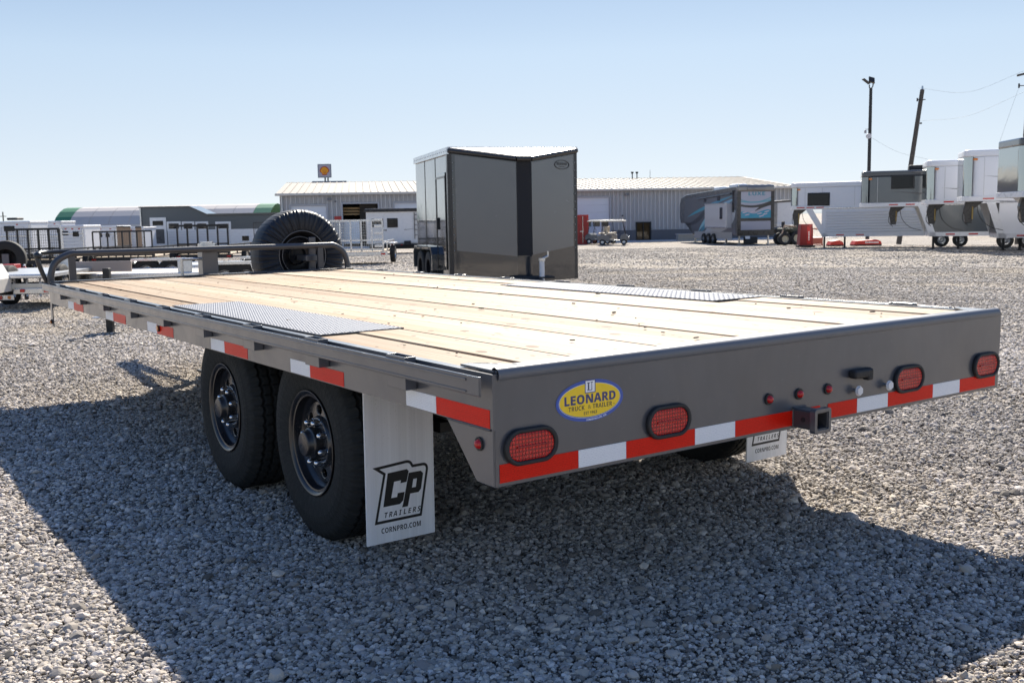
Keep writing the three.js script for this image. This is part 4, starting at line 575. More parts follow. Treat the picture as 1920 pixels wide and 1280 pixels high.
  part('door', rb(0.03, 1.5, 0.34, 0.01, -0.02, 3.0, -0.62), M.glass, o); for (const [z, y] of [[-3.4, 3.3], [-6.2, 3.25]]) part('side_window', rb(0.03, 0.4, 0.5, 0.02, -0.02, y, z), M.glass, o);
  part('skirt', bx(0.04, 0.5, 7.6, -0.02, 0.62, -4.6), mat([0.3, 0.31, 0.33], 0.4), o); for (const z of [-6.2, -5.2, -4.2]) bgWheel(o, -0.06, 0.38, z, 1, M.alu, PI / 2);
  for (const z of [-2.2, -8.6]) part('stabilizer_jack', [rb(0.14, 0.6, 0.14, 0.02, 0.1, 0.3, z), rb(0.3, 0.05, 0.3, 0.01, 0.1, 0.03, z)], M.zinc, o);
  for (const [z, s] of [[-2.5, 1.3], [-5.6, 1.2]]) part('roof_unit', rb(0.9, 0.32, s, 0.12, w * 0.4, lerp(H, Hf + 0.15, -z / 10.4) + 0.15, z), M.offWhite, o); part('awning', [rod([-0.08, 3.55, -1.0], [-0.08, 3.3, -7.6], 0.05)], M.black, o);
  part('number_plate', bx(0.34, 0.2, 0.02, w * 0.28, y0 - 0.12, 0.06), M.white, o); part('hitch_box', rb(0.9, 0.45, 0.4, 0.04, w * 0.4, 0.3, -0.2), M.matBlack, o); for (const x of [0.3, w - 0.3]) part('rear_leg', [rb(0.1, 0.62, 0.1, 0.01, x, 0.31, -0.3), rb(0.24, 0.04, 0.24, 0.01, x, 0.03, -0.3)], M.zinc, o);
  void k;
}
// ---- right row: gooseneck horse trailers, noses to the left
function gooseneck(label, u, dist, turn, q) {
  const o = G('horse_trailer', label, 'horse trailer', u, dist, turn, 'gooseneck horse trailers in the right-hand row'), w = 2.2, H = q.top - o.position.y, yn = q.nose - o.position.y, yb = q.base - o.position.y, N = q.neck, len = q.len || 9;
  const cap = 0.28, r = 0.27, plan = (x0, x1, z0, z1) => { const s = new THREE.Shape(); s.moveTo(x1, z0); s.lineTo(x0 + r, z0); s.quadraticCurveTo(x0, z0, x0, z0 + r); s.lineTo(x0, z1 - r); s.quadraticCurveTo(x0, z1, x0 + r, z1); s.lineTo(x1, z1); s.closePath(); return s; };
  const up = (x0, x1, z0, z1, y0, y1, b = 0.01) => ext(plan(x0, x1, z0, z1), y1 - y0, [], b, 8).applyMatrix4(M4(0, y0, 0, -PI / 2));
  // plan y runs away from the lens after the turn, so z0..z1 = 0..w lies behind the near wall
  part('nose', up(r, N + 0.02, 0, w, yn + 0.2, H - cap), q.side, o);
  part('nose_wrap', ext((() => { const s = new THREE.Shape(), t = 0.012; s.moveTo(r + 0.02, -t); s.quadraticCurveTo(-t, -t, -t, r); s.lineTo(-t, w - r); s.quadraticCurveTo(-t, w + t, r, w + t); s.lineTo(r, w); s.quadraticCurveTo(0, w, 0, w - r); s.lineTo(0, r); s.quadraticCurveTo(0, 0, r + 0.02, 0); s.closePath(); return s; })(), H - cap - yn - 0.2, [], 0, 12).applyMatrix4(M4(0, yn + 0.2, 0, -PI / 2)), q.wrap, o);
  part('roof_cap', up(-0.02, len, -0.02, w + 0.02, H - cap, H, 0.06), q.cap, o);
  part('nose_rail', up(-0.03, N, -0.03, w + 0.03, yn, yn + 0.2, 0.015), q.rail || M.white, o);
  for (const x of q.marks || [0.9, 1.7]) part('red_reflector', bx(0.4, 0.055, 0.01, x, yn + 0.1, 0.037), M.redLens, o);
  part('clearance_lamp', rb(0.16, 0.08, 0.04, 0.015, r + 0.12, H - cap - 0.09, 0.02), M.amber, o);
  const body = part('body', bx(len - N, H - cap - yb - 0.2, w, (len + N) / 2, (H - cap + yb + 0.2) / 2, -w / 2), q.side, o); void body;
  if (q.ribs) { const slat = rb(len - N - 0.15, 0.105, 0.06, 0.02, 0, 0, 0); for (let y = yb + 0.3, i = 0; y < Math.min(yn - 0.02, yb + 1.75); y += 0.145, i++) shared('slat', slat, q.ribs, o, M4((len + N) / 2 + 0.06, y, 0.012)); }
  part('front_panel', [bx(0.05, yn - yb - 0.2, w - 0.1, N - 0.03, (yn + yb + 0.2) / 2, -w / 2)], q.front || q.side, o);
  part('lower_rail', [bx(len - N, 0.2, 0.06, (len + N) / 2, yb + 0.1, 0.01), bx(0.06, 0.2, w, N, yb + 0.1, -w / 2)], q.rail || M.white, o);
  part('neck_post', [ext([[N - q.rake, yn + 0.02], [N - q.rake + 0.34, yn + 0.02], [N + 0.3, yb], [N, yb]], 0.1).translate(0, 0, -0.06), ext([[N - q.rake, yn + 0.02], [N - q.rake + 0.34, yn + 0.02], [N + 0.3, yb], [N, yb]], 0.1).translate(0, 0, -w - 0.04)], q.post || M.white, o);
  for (const x of q.marks2 || [N + 0.9, N + 1.9]) part('red_reflector', bx(0.4, 0.055, 0.01, x, yb + 0.1, 0.047), M.redLens, o);
  const cx = q.coupler ?? 0.6; for (const z of [-w / 2]) { const c = part('coupler', [ext([[cx - 0.12, yn], [cx + 0.55, yn], [cx + 0.2, yn - 0.28], [cx + 0.14, yn - 0.85], [cx - 0.1, yn - 0.85], [cx - 0.2, yn - 0.3]], 0.22, [], 0.02).translate(0, 0, z + 0.1)], M.black, o); part('safety_chain', [tube([[cx + 0.3, yn - 0.05, z + 0.25], [cx + 0.42, yn - 0.6, z + 0.3], [cx + 0.8, yn - 1.0, z + 0.3], [cx + 1.3, yn - 1.15, z + 0.2]], 0.014, 24, 6), tube([[cx - 0.1, yn - 0.1, z + 0.25], [cx - 0.2, yn - 0.7, z + 0.25], [cx + 0.0, yn - 0.95, z + 0.25]], 0.016, 20, 6)], M.matBlack, c); part('pin', [cyl(0.03, 0.03, 0.5, cx + 0.14, yn - 0.45, z + 0.36, 'y', 10)], M.brass ?? (M.brass = mat([0.3, 0.22, 0.08], 0.4, 0.6)), c); }
  for (const x of q.legs || [N + 0.25, N + 0.9]) part('landing_leg', [rb(0.1, yb + 0.1, 0.1, 0.01, x, yb / 2, -0.35), rb(0.22, 0.03, 0.22, 0.01, x, 0.015, -0.35)], M.matBlack, o);
  const ax = q.axle ?? N + 3.3; for (const x of [ax, ax + 0.9]) bgWheel(o, x, 0.37, -0.18, 1, M.alu); part('fender', ext([[ax - 0.5, yb], [ax - 0.35, yb + 0.42], [ax + 1.25, yb + 0.42], [ax + 1.4, yb], [ax + 1.3, yb], [ax + 1.2, yb + 0.32], [ax - 0.3, yb + 0.32], [ax - 0.4, yb]], 0.2).translate(0, 0, 0.02), M.alu, o);
  for (const [x, y, ww, hh] of q.windows || []) { const b = part('window', rb(ww, hh, 0.05, 0.09, x, y - o.position.y, 0.012), M.matBlack, o); part('pane', rb(ww - 0.1, hh - 0.1, 0.04, 0.07, x, y - o.position.y, 0.02), M.glass, b); }
  if (q.stripe) part('stripe', ext([[q.stripe[0], q.stripe[1] - o.position.y + 0.1], [q.stripe[0] + 1.9, q.stripe[1] - o.position.y - 0.13], [q.stripe[0] + 1.9, q.stripe[1] - o.position.y - 0.05]], 0.006).translate(0, 0, 0.003), M.paintDark, o);
  part('side_seam', [r + 0.45, N - 0.05, N + 1.6, N + 3.2, N + 4.8].map((x) => bx(0.018, (x < N ? H - cap - yn - 0.25 : H - cap - yn - 0.1), 0.012, x, (H - cap + yn + 0.2) / 2, 0.004)), M.aluDull, o, { kind: 'stuff' }); part('rub_moulding', rb(len - N, 0.06, 0.05, 0.015, (len + N) / 2, yn + 0.06, 0.02), M.alu, o); { const d = part('escape_door', rb(0.62, H - cap - yn - 0.35, 0.02, 0.01, N + 2.4, (H - cap + yn + 0.1) / 2 - 0.02, 0.008), q.side, o); part('latch', rb(0.12, 0.06, 0.05, 0.015, N + 2.2, yn + 0.35, 0.03), M.matBlack, d); }
  if (q.ac) part('roof_unit', rb(0.9, 0.26, 0.8, 0.08, q.ac, H + 0.13, -w / 2), M.matBlack, o);
  return o;
}
const grey = mat([0.1, 0.115, 0.125], 0.25, 0.3, { clearcoat: 1, clearcoatRoughness: 0.08 }), lav = mat([0.74, 0.75, 0.78], 0.4, 0, { clearcoat: 0.3 }), slatM = mat([0.62, 0.64, 0.68], 0.38, 0.35), navy = mat([0.03, 0.035, 0.045], 0.2, 0, { clearcoat: 1 }), darkFront = mat([0.12, 0.12, 0.125], 0.35, 0.4), wrapM = mat([0.42, 0.45, 0.45], 0.08, 1, { bumpMap: ripple, bumpScale: 0.0015 });
gooseneck('white gooseneck horse trailer with one black window, farthest left of the right-hand row', 1483, 55, -0.3, { top: 2.86, nose: 1.42, base: -0.06, neck: 1.65, rake: 0.9, side: lav, wrap: wrapM, cap: lav, ribs: slatM, windows: [[1.42, 1.95, 1.15, 0.7]], marks: [0.5, 1.0, 1.5], coupler: 0.25, legs: [1.75, 2.8], axle: 7.6, len: 10.5 });
gooseneck('charcoal gooseneck horse trailer with dark roof cap and sliding window', 1614, 49, -0.3, { top: 3.16, nose: 1.45, base: 0.02, neck: 3.1, rake: 0.55, side: grey, wrap: mat([0.2, 0.22, 0.23], 0.1, 0.8, { clearcoat: 1 }), cap: navy, windows: [[1.85, 2.62, 1.05, 0.66]], marks: [1.45, 2.2], ac: 2.6, coupler: 1.5, legs: [3.3, 4.4], stripe: [1.2, 2.1] });
gooseneck('white gooseneck horse trailer, nose just right of the charcoal one', 1735, 44, -0.3, { top: 3.38, nose: 1.5, base: 0.02, neck: 2.9, rake: 0.5, side: lav, wrap: wrapM, cap: lav, front: darkFront, windows: [[1.75, 2.45, 0.5, 0.95]], marks: [0.9, 2], coupler: 0.3, stripe: [0.6, 2.1] });
gooseneck('white gooseneck horse trailer with ladder of lights, second from the right edge', 1804, 40, -0.3, { top: 3.56, nose: 1.56, base: 0.05, neck: 2.8, rake: 0.5, side: lav, wrap: wrapM, cap: lav, front: darkFront, marks: [0.9, 2], coupler: 0.3, stripe: [0.7, 2.45] });
gooseneck('large polished horse trailer with dark roof cap, cut off by the right edge', 1909, 34, -0.1, { top: 3.6, nose: 1.62, base: 0.05, neck: 2.2, rake: 1.6, side: lav, wrap: wrapM, cap: navy, ribs: slatM, front: M.aluDull, coupler: 0.5, legs: [1.0, 2.4], len: 8 });
// ---- things between the camper and the horse trailers
{
  const o = G('white_van_trailer', 'white box trailer with black roof edge, right of the fifth-wheel camper', 'trailer', 1457, 72, 0.05); part('body', rb(1.3, 1.75, 3, 0.05, 0.65, 2.05, -1.5), M.white, o); part('roof', rb(1.4, 0.14, 3.1, 0.04, 0.65, 2.97, -1.5, 0, 0, 0.05), M.black, o); part('lower_rail', rb(1.4, 0.25, 3, 0.03, 0.65, 1.3, -1.4), M.white, o); bgWheel(o, 0.3, 0.37, -0.3, 1, M.alu); bgWheel(o, 1.1, 0.37, -0.3, 1, M.alu); part('frame', rb(1.4, 0.3, 2.6, 0.02, 0.65, 0.85, -1.4), M.matBlack, o);
}
{
  const o = G('tractor', 'old dark green yard tractor with tan wheel hubs beside the camper', 'tractor', 1463, 66, 0.1); const gm = mat([0.06, 0.07, 0.055], 0.6);
  part('hood', rb(0.9, 0.5, 0.6, 0.12, 1.0, 1.05, 0), gm, o); part('chassis', rb(1.9, 0.3, 0.5, 0.04, 0.95, 0.62, 0), M.matBlack, o); part('fender', rb(0.7, 0.12, 1.2, 0.05, 0.35, 1.05, 0), gm, o); part('seat', [rb(0.4, 0.1, 0.45, 0.04, 0.4, 1.16, 0), rb(0.08, 0.4, 0.45, 0.03, 0.2, 1.35, 0)], M.matBlack, o); part('loader_arm', [rod([0.1, 1.3, 0.5], [-0.1, 0.6, 0.5], 0.05), rod([0.1, 1.3, 0.5], [0.9, 1.2, 0.5], 0.05)], mat([0.4, 0.3, 0.22], 0.6), o);
  const tan = mat([0.5, 0.46, 0.34], 0.6); for (const z of [0.45, -0.45]) { bgWheel(o, 0.95, 0.46, z, 1.2, tan); bgWheel(o, 0.15, 0.42, z, 1.12, tan); }
}
{
  const o = G('red_tool_cabinet', 'tall dark red equipment cabinet under the white horse trailer neck', 'cabinet', 1497, 58, 0); part('body', ext([[0, 0.1], [0.8, 0.1], [0.74, 1.32], [0.08, 1.32]], 0.6, [], 0.02).translate(0, 0, -0.3), mat([0.2, 0.012, 0.014], 0.4), o); part('side_panel', rb(0.2, 1.05, 0.03, 0.01, 0.52, 0.72, 0.31), M.redPaint, o); part('white_lettering', [0, 1, 2, 3, 4, 5].map((i) => rb(0.07, 0.06, 0.01, 0.002, 0.52, 0.42 + i * 0.09, 0.33)), M.white, o); part('base', rb(0.95, 0.12, 0.7, 0.02, 0.42, 0.06, 0), M.matBlack, o);
}
{
  const o = G('red_gate_frame', 'low orange-red steel frame beside the dark red cabinet', 'frame', 1524, 62, 0); part('frame', [bx(0.06, 1.0, 0.06, 0, 0.55, 0), bx(0.06, 1, 0.06, 0.6, 0.55, 0), bx(0.62, 0.06, 0.06, 0.3, 1.05, 0), bx(0.62, 0.4, 0.04, 0.3, 0.3, 0), bx(0.5, 0.06, 0.7, 0.3, 0.05, 0)], mat([0.36, 0.1, 0.06], 0.6), o);
}
for (const [u, d0, wpx, lab] of [[1553, 60, 26, 'low dark red skid under the slatted horse trailer, left one'], [1598, 60, 52, 'low bright red skid with white lettering under the slatted horse trailer']]) {
  const o = G('red_skid', lab, 'skid', u, d0, 0), w = wpx * d0 / 1893; part('body', ext([[0, 0.08], [w, 0.08], [w - 0.06, 0.26], [w - 0.3, 0.36], [0.12, 0.3]], 0.8, [], 0.02).translate(0, 0, -0.4), mat([0.36, 0.016, 0.01], 0.5), o); part('runner', [rb(w, 0.08, 0.12, 0.02, w / 2, 0.04, 0.3), rb(w, 0.08, 0.12, 0.02, w / 2, 0.04, -0.3)], M.matBlack, o);
  if (w > 1) part('white_lettering', [0, 1, 2, 3, 4, 5, 6, 7].map((i) => rb(0.075, 0.07, 0.01, 0.002, w * 0.42 + i * 0.1, 0.2, 0.408)), M.white, o);
}
// ---- poles and wires
const rise = (dist, u, v) => { const h = 427.5 - 0.01875 * u; return EYE.y + (h - v) * dist / 1893; };
{
  const d = 62, o = G('light_pole', 'slim black light pole with two floodlights behind the charcoal horse trailer', 'light pole', 1627, d), top = rise(d, 1630, 172) - o.position.y;
  part('pole', cyl(0.09, 0.12, top, 0, top / 2, 0, 'y', 14), M.matBlack, o); const k = d / 1893;
  part('arm', [tube([[0, top - 0.02, 0], [-2.5 * k, top + 0.05, 0], [-3 * k, top + 7 * k, 0]], 0.035, 12, 6), tube([[0, top, 0], [3 * k, top + 0.1, 0], [4 * k, top + 9 * k, 0]], 0.035, 12, 6)], M.matBlack, o);
  part('floodlight', rb(0.5, 0.06, 0.36, 0.02, -9 * k, top + 13 * k, 0, 0, 0, -0.65), M.matBlack, o); const f = part('floodlight', rb(0.38, 0.42, 0.07, 0.02, 1.2 * k, top + 15 * k, 0, -0.5, 0.25, -0.15), M.matBlack, o); part('lamp_face', rb(0.3, 0.33, 0.02, 0.005, 1.2 * k, top + 15 * k - 0.02, 0.04, -0.5, 0.25, -0.15), mat([0.62, 0.4, 0.08], 0.4), f);
  const y = rise(d, 1626, 250) - o.position.y; const cm = part('camera', [rb(0.12, 0.2, 0.12, 0.04, -0.28, y, 0.02), rod([-0.28, y + 0.15, 0], [0, y + 0.15, 0], 0.02)], mat([0.3, 0.3, 0.32], 0.5), o); void cm; part('junction_box', [cyl(0.16, 0.16, 0.1, -0.08, y - 0.26, 0.05, 'z', 16)], mat([0.5, 0.5, 0.52], 0.5), o);
}
const poleMat = mat([0.075, 0.065, 0.055], 0.9, 0, { roughnessMap: roughB });
const utilPole = (label, uB, vB, uT, vT, d, r) => { const o = G('utility_pole', label, 'utility pole', uB, d), k = d / 1893, y = rise(d, uT, vT) - o.position.y, yb = rise(d, uB, vB) - o.position.y, sl = (uT - uB) * k / (y - yb); part('pole', rod([-sl * yb, 0, 0], [sl * (y - yb), y, 0], r * 1.1, r * 0.85, 12), poleMat, o); o.userData.top = [sl * (y - yb), y]; return [o, sl, y, yb, k]; };
const [up1, s1, y1, yb1, k1] = utilPole('leaning wooden utility pole between the white light pole and the horse trailers', 1704, 316, 1722, 174, 64, 0.15); delete up1.userData.top; up1.userData.label = 'leaning wooden utility pole, right of the slim black light pole';
part('insulator', [cyl(0.05, 0.07, 0.22, s1 * (y1 - yb1), y1 + 0.11, 0, 'y', 10)], M.zinc, up1); part('crossbar', [rod([s1 * (y1 - yb1 - 0.6) - 0.24, y1 - 0.62, 0.1], [s1 * (y1 - yb1 - 0.6) + 0.24, y1 - 0.62, 0.1], 0.03), cyl(0.05, 0.05, 0.2, s1 * (y1 - yb1 - 0.6) - 0.26, y1 - 0.62, 0.1, 'y', 8)], M.matBlack, up1); part('bracket', rb(0.12, 0.1, 0.1, 0.02, s1 * (y1 - yb1 - 2) + 0.22, y1 - 2.05, 0), M.matBlack, up1);
const [up2, , y2, , ] = utilPole('thick wooden utility pole at the right edge behind the polished horse trailer', 1918, 255, 1922, 138, 58, 0.2); delete up2.userData.top;
part('crossarm', [rb(2.2, 0.12, 0.14, 0.02, 0.3, y2 - 0.1, 0.2, 0, 0, 0.22)], poleMat, up2); part('insulator', [cyl(0.05, 0.05, 0.24, -0.65, y2 - 0.9, 0.2, 'y', 8), rod([-0.65, y2 - 0.9, 0.2], [0, y2 - 0.9, 0.2], 0.025)], M.matBlack, up2);
{
  const P = (u, v, d) => { const p = spot(u, d, rise(d, u, v)); return p; };
  const wire = (label, a, b, sag) => { const A = V(...a), B = V(...b), m = A.clone().lerp(B, 0.5); m.y -= sag; tag(part('power_line', tube([A.toArray(), m.toArray(), B.toArray()], 0.005, 40, 5), M.wire), label, 'wire'); };
  wire('upper wire strung between the leaning pole and the right-edge pole', P(1723, 171, 64), P(1922, 140, 58), 0.7); wire('lower wire strung between the leaning pole and the right-edge pole', P(1719, 231, 64), P(1922, 178, 58), 0.5); wire('sagging wire from the light pole down to the horse trailers', P(1630, 258, 62), P(1740, 300, 60), 0.25); wire('guy wire slanting down from the right-edge pole', P(1914, 164, 58), P(1876, 268, 58), 0);
}
// ---- left: campers and horse trailers at the back
{
  const d = 66, k = d / 1893, o = G('office_camper', 'charcoal camper with raised front roof and white-framed windows, left of the spare wheel', 'camper', 268, d, 0.02), B = o.position.y, y = (u, v) => rise(d, u, v) - B;
  const yt = y(300, 389), yl = y(400, 403), bot = y(300, 470) * 0 + 0.45, X = (u) => (u - 268) * k;
  part('body', ext([[0, bot], [X(530), bot], [X(530), yl], [X(392), yl], [X(358), yt], [0, yt]], 2.4, [], 0.03).translate(0, 0, -2.4), mat([0.085, 0.1, 0.11], 0.5, 0.1, { clearcoat: 0.2 }), o);
  part('roof', [slab([[-0.1, yt, 0.1], [X(358), yt, 0.1], [X(358), yt, -2.5], [-0.1, yt, -2.5]], 0.07), slab([[X(358), yt, 0.1], [X(392), yl, 0.1], [X(392), yl, -2.5], [X(358), yt, -2.5]], 0.07), slab([[X(392), yl, 0.1], [X(531), yl, 0.1], [X(531), yl, -2.5], [X(392), yl, -2.5]], 0.1)], M.navy ?? (M.navy = navy), o);
  const win = (u0, u1, v0, v1, fr) => { const x0 = X(u0), x1 = X(u1), a = y(u0, v1), b = y(u0, v0), w = part('window', rb(x1 - x0, b - a, 0.05, 0.02, (x0 + x1) / 2, (a + b) / 2, 0.02), M.white, o); part('pane', rb(x1 - x0 - fr * 2, b - a - fr * 2, 0.04, 0.02, (x0 + x1) / 2, (a + b) / 2, 0.035), M.glass, w); };
  const dr = part('door', rb(X(314) - X(284), y(0, 413) - bot, 0.05, 0.02, X(299), (y(0, 413) + bot) / 2, 0.02), M.white, o); part('pane', rb(X(309) - X(289), y(0, 419) - y(0, 428), 0.04, 0.02, X(299), y(0, 423.5), 0.035), M.glass, dr); part('door_panel', rb(X(310) - X(288), y(0, 435) - y(0, 462), 0.04, 0.02, X(299), y(0, 448), 0.035), M.charcoal, dr);
  win(315, 341, 415, 432, 0.12); win(343, 366, 415, 432, 0.12); win(368, 392, 415, 432, 0.12); win(405, 434, 415, 432, 0.14); part('lower_panel', bx(X(530) - X(316), y(0, 437) - bot, 0.05, (X(530) + X(316)) / 2, (y(0, 437) + bot) / 2, 0.01), M.white, o);
  const pl = mat([0.6, 0.62, 0.66], 0.45, 0.2), slat = rb(X(432) - X(318), 0.14, 0.03, 0.01, 0, 0, 0); for (let i = 0; i < 6; i++) shared('slat', slat, pl, o, M4((X(432) + X(318)) / 2, y(0, 437) - 0.12 - i * 0.17, 0.045));
  win(452, 468, 440, 452, 0.05); part('frame_rail', bx(X(530), 0.2, 2.2, X(530) / 2, 0.36, -1.2), M.matBlack, o); for (const u of [350, 380, 470]) bgWheel(o, X(u), 0.36, -0.1, 1, M.alu); part('downspout', rod([0.0, 0.5, 0.06], [0, yt, 0.06], 0.05), M.zinc, o);
}
function leftTrailer(label, u0, u1, vt, d, q) {
  const k = d / 1893, o = G('stock_trailer', label, 'horse trailer', u0, d, q.turn || 0, 'white trailers at the far left'), H = rise(d, (u0 + u1) / 2, vt) - o.position.y, w = (u1 - u0) * k, y0 = 0.5;
  part('body', rb(w, H - y0, 2.2, 0.14, w / 2, (H + y0) / 2, -1.1), q.m || lav, o); part('roof', rb(w + 0.05, 0.14, 2.25, 0.06, w / 2, H, -1.1), M.white, o);
  const slat = rb(w - 0.1, 0.14, 0.03, 0.01, 0, 0, 0); for (let i = 0; i < (q.slats ?? 5); i++) shared('slat', slat, slatM, o, M4(w / 2, y0 + 0.2 + i * 0.17, 0.012));
  for (const [a, b, e, f] of q.win || []) { const y = rise(d, a, e) - o.position.y, x = (a - u0) * k, b0 = part('window', rb(b * k, f * k, 0.05, 0.03, x, y, 0.012), M.matBlack, o); part('pane', rb(b * k - 0.08, f * k - 0.08, 0.04, 0.03, x, y, 0.024), M.glass, b0); }
  part('door', [bx(0.02, H - y0 - 0.5, 0.02, w * 0.55, (H + y0) / 2, 0.004), bx(0.02, H - y0 - 0.5, 0.02, w * 0.9, (H + y0) / 2, 0.004), bx(w * 0.35, 0.02, 0.02, w * 0.725, H - 0.26, 0.004), rb(0.05, 0.2, 0.05, 0.01, w * 0.86, y0 + 0.8, 0.02)], M.aluDull, o); for (let i = 0; i < 3; i++) part('clearance_lamp', rb(0.1, 0.05, 0.03, 0.01, w * (0.2 + 0.3 * i), H - 0.12, 0.02), M.redLens, o); part('corner_post', [rb(0.08, H - y0 - 0.2, 0.05, 0.02, 0.05, (H + y0) / 2, 0.01), rb(0.08, H - y0 - 0.2, 0.05, 0.02, w - 0.05, (H + y0) / 2, 0.01), rb(w, 0.09, 0.05, 0.02, w / 2, y0 + 1.05, 0.01)], M.alu, o);
  if (q.ac) part('roof_unit', rb(20 * k, 4.5 * k, 0.8, 0.05, (q.ac - u0) * k, H + 0.2, -1), M.matBlack, o);
  part('frame_rail', bx(w, 0.16, 2, w / 2, 0.46, -1.1), M.aluDull, o); for (const x of [w * 0.4, w * 0.4 + 0.85]) if (x < w - 0.3) bgWheel(o, x, 0.36, -0.1, 1, M.alu); return o;
}
leftTrailer('white camper trailer with black roof unit, farthest left', -60, 60, 417, 56, { win: [[21, 20, 428, 10]], ac: 17 });
leftTrailer('white trailer with long pale roof behind the black ramp gate', 56, 118, 416, 66, { win: [[112, 6, 432, 8]] });
leftTrailer('white horse trailer with a dark square window and small side vents', 118, 160, 424, 52, { win: [[145, 12, 438, 10], [125, 12, 434, 3], [125, 12, 439, 3]] });
leftTrailer('low white trailer with a brown-lit window, right of the square-windowed one', 160, 222, 425, 60, { win: [[168, 12, 441, 10], [190, 8, 440, 8], [204, 8, 440, 8]] });
leftTrailer('white trailer showing between the wooden ramps and the charcoal camper', 224, 272, 427, 62, { win: [[262, 6, 440, 8]] });
for (const [u, w, v] of [[222, 13, 423], [235, 13, 423.5], [257, 11, 424]]) {
  const d = 48, k = d / 1893, o = G('wooden_ramp', ['brown board ramp standing upright, left of three', 'brown board ramp standing upright, middle of three', 'brown board ramp standing upright, right of three next to the charcoal camper'][u === 222 ? 0 : u === 235 ? 1 : 2], 'ramp', u, d), h = rise(d, u, v) - o.position.y, n = 4; for (let i = 0; i < n; i++) part('board', rb(w * k / n - 0.008, h - 0.05, 0.05, 0.006, (i + 0.5) * w * k / n, h / 2, 0), M.wood, o); part('frame', [bx(w * k, 0.06, 0.07, w * k / 2, h - 0.03, 0.01), bx(w * k, 0.06, 0.07, w * k / 2, h * 0.5, -0.04)], M.under, o);
}
// utility trailers with upright ramp gates
function utility(label, u0, u1, vt, d, q = {}) {
  const k = d / 1893, o = G('utility_trailer', label, 'trailer', u0, d, q.turn || 0, 'open utility trailers with upright gates'), w = (u1 - u0) * k, H = rise(d, (u0 + u1) / 2, vt) - o.position.y, y0 = 0.48, len = 3.6, m = q.m || M.matBlack;
  const t = q.bar || 0.045, gate = part('ramp_gate', [bx(w, t * 1.3, t, w / 2, H, 0.06), bx(w, t * 1.3, t, w / 2, y0 + 0.06, 0.06), bx(w, t, t, w / 2, y0 + (H - y0) * 0.36, 0.06)], m, o);
  const n = q.n || 5; for (let i = 0; i <= n; i++) part('bar', bx(t * (i % 2 && !q.even ? 0.75 : 1), H - y0, t, i * w / n, (H + y0) / 2, 0.06), m, gate);
  if (q.mesh) { const g = [], s = 0.075; for (let x = s; x < w; x += s) g.push(bx(0.008, H - y0, 0.008, x, (H + y0) / 2, 0.06)); for (let y = y0; y < H; y += s * 1.3) g.push(bx(w, 0.008, 0.008, w / 2, y, 0.06)); part('gate_mesh', g, q.meshMat || m, gate); }
  for (const p of q.plates || []) part('gate_plate', rb((p[1] - p[0]) * k, p[3], 0.03, 0.01, ((p[0] + p[1]) / 2 - u0) * k, y0 + p[2], 0.09), M.alu, gate);
  part('deck', bx(w, 0.05, len, w / 2, y0 - 0.02, -len / 2), mat([0.42, 0.33, 0.23], 0.8), o); part('tail_bar', rb(w + 0.3, 0.14, 0.08, 0.01, w / 2, y0 - 0.09, 0.02), q.tail || m, o);
  part('side_rail', [bx(0.05, 0.06, len, 0, y0 + 0.34, -len / 2), ...[0, 1, 2, 3].map((i) => bx(0.045, 0.36, 0.045, 0, y0 + 0.17, -0.1 - i * 1.1))], m, o); part('side_rail', [bx(0.05, 0.06, len, w, y0 + 0.34, -len / 2), ...[0, 1, 2, 3].map((i) => bx(0.045, 0.36, 0.045, w, y0 + 0.17, -0.1 - i * 1.1))], m, o);
  for (const x of [-0.14, w + 0.14]) { bgWheel(o, x, 0.33, -1.9, 0.88, M.alu, PI / 2); part('fender', rb(0.24, 0.05, 1.0, 0.02, x, 0.74, -1.9), m, o); part('tail_lamp', rb(0.16, 0.06, 0.03, 0.01, x < 0 ? 0 : w, y0 - 0.09, 0.07), M.redLens, o); }
  return o;
}
utility('black utility trailer with a tall barred ramp gate at the far left', 19, 116, 429, 36, { n: 5, bar: 0.06, mesh: true, even: true });
utility('black utility trailer with a thin mesh gate in front of the wooden ramps', 178, 288, 433, 38, { n: 8, bar: 0.045 });
utility('black utility trailer with bold barred gate in front of the charcoal camper', 336, 430, 422, 40, { n: 5, bar: 0.06, even: true });
utility('utility trailer with a mesh gate just left of the spare wheel', 479, 575, 416, 44, { n: 4, bar: 0.03, mesh: true, m: M.under });
utility('aluminium utility trailer with plated mesh gate right of the spare wheel', 600, 719, 413, 37, { n: 6, bar: 0.05, m: M.alu, mesh: true, meshMat: M.zinc, tail: M.alu, plates: [0, 1, 2, 3, 4].map((i) => [704, 719, 0.2 + i * 0.24, 0.1]) });
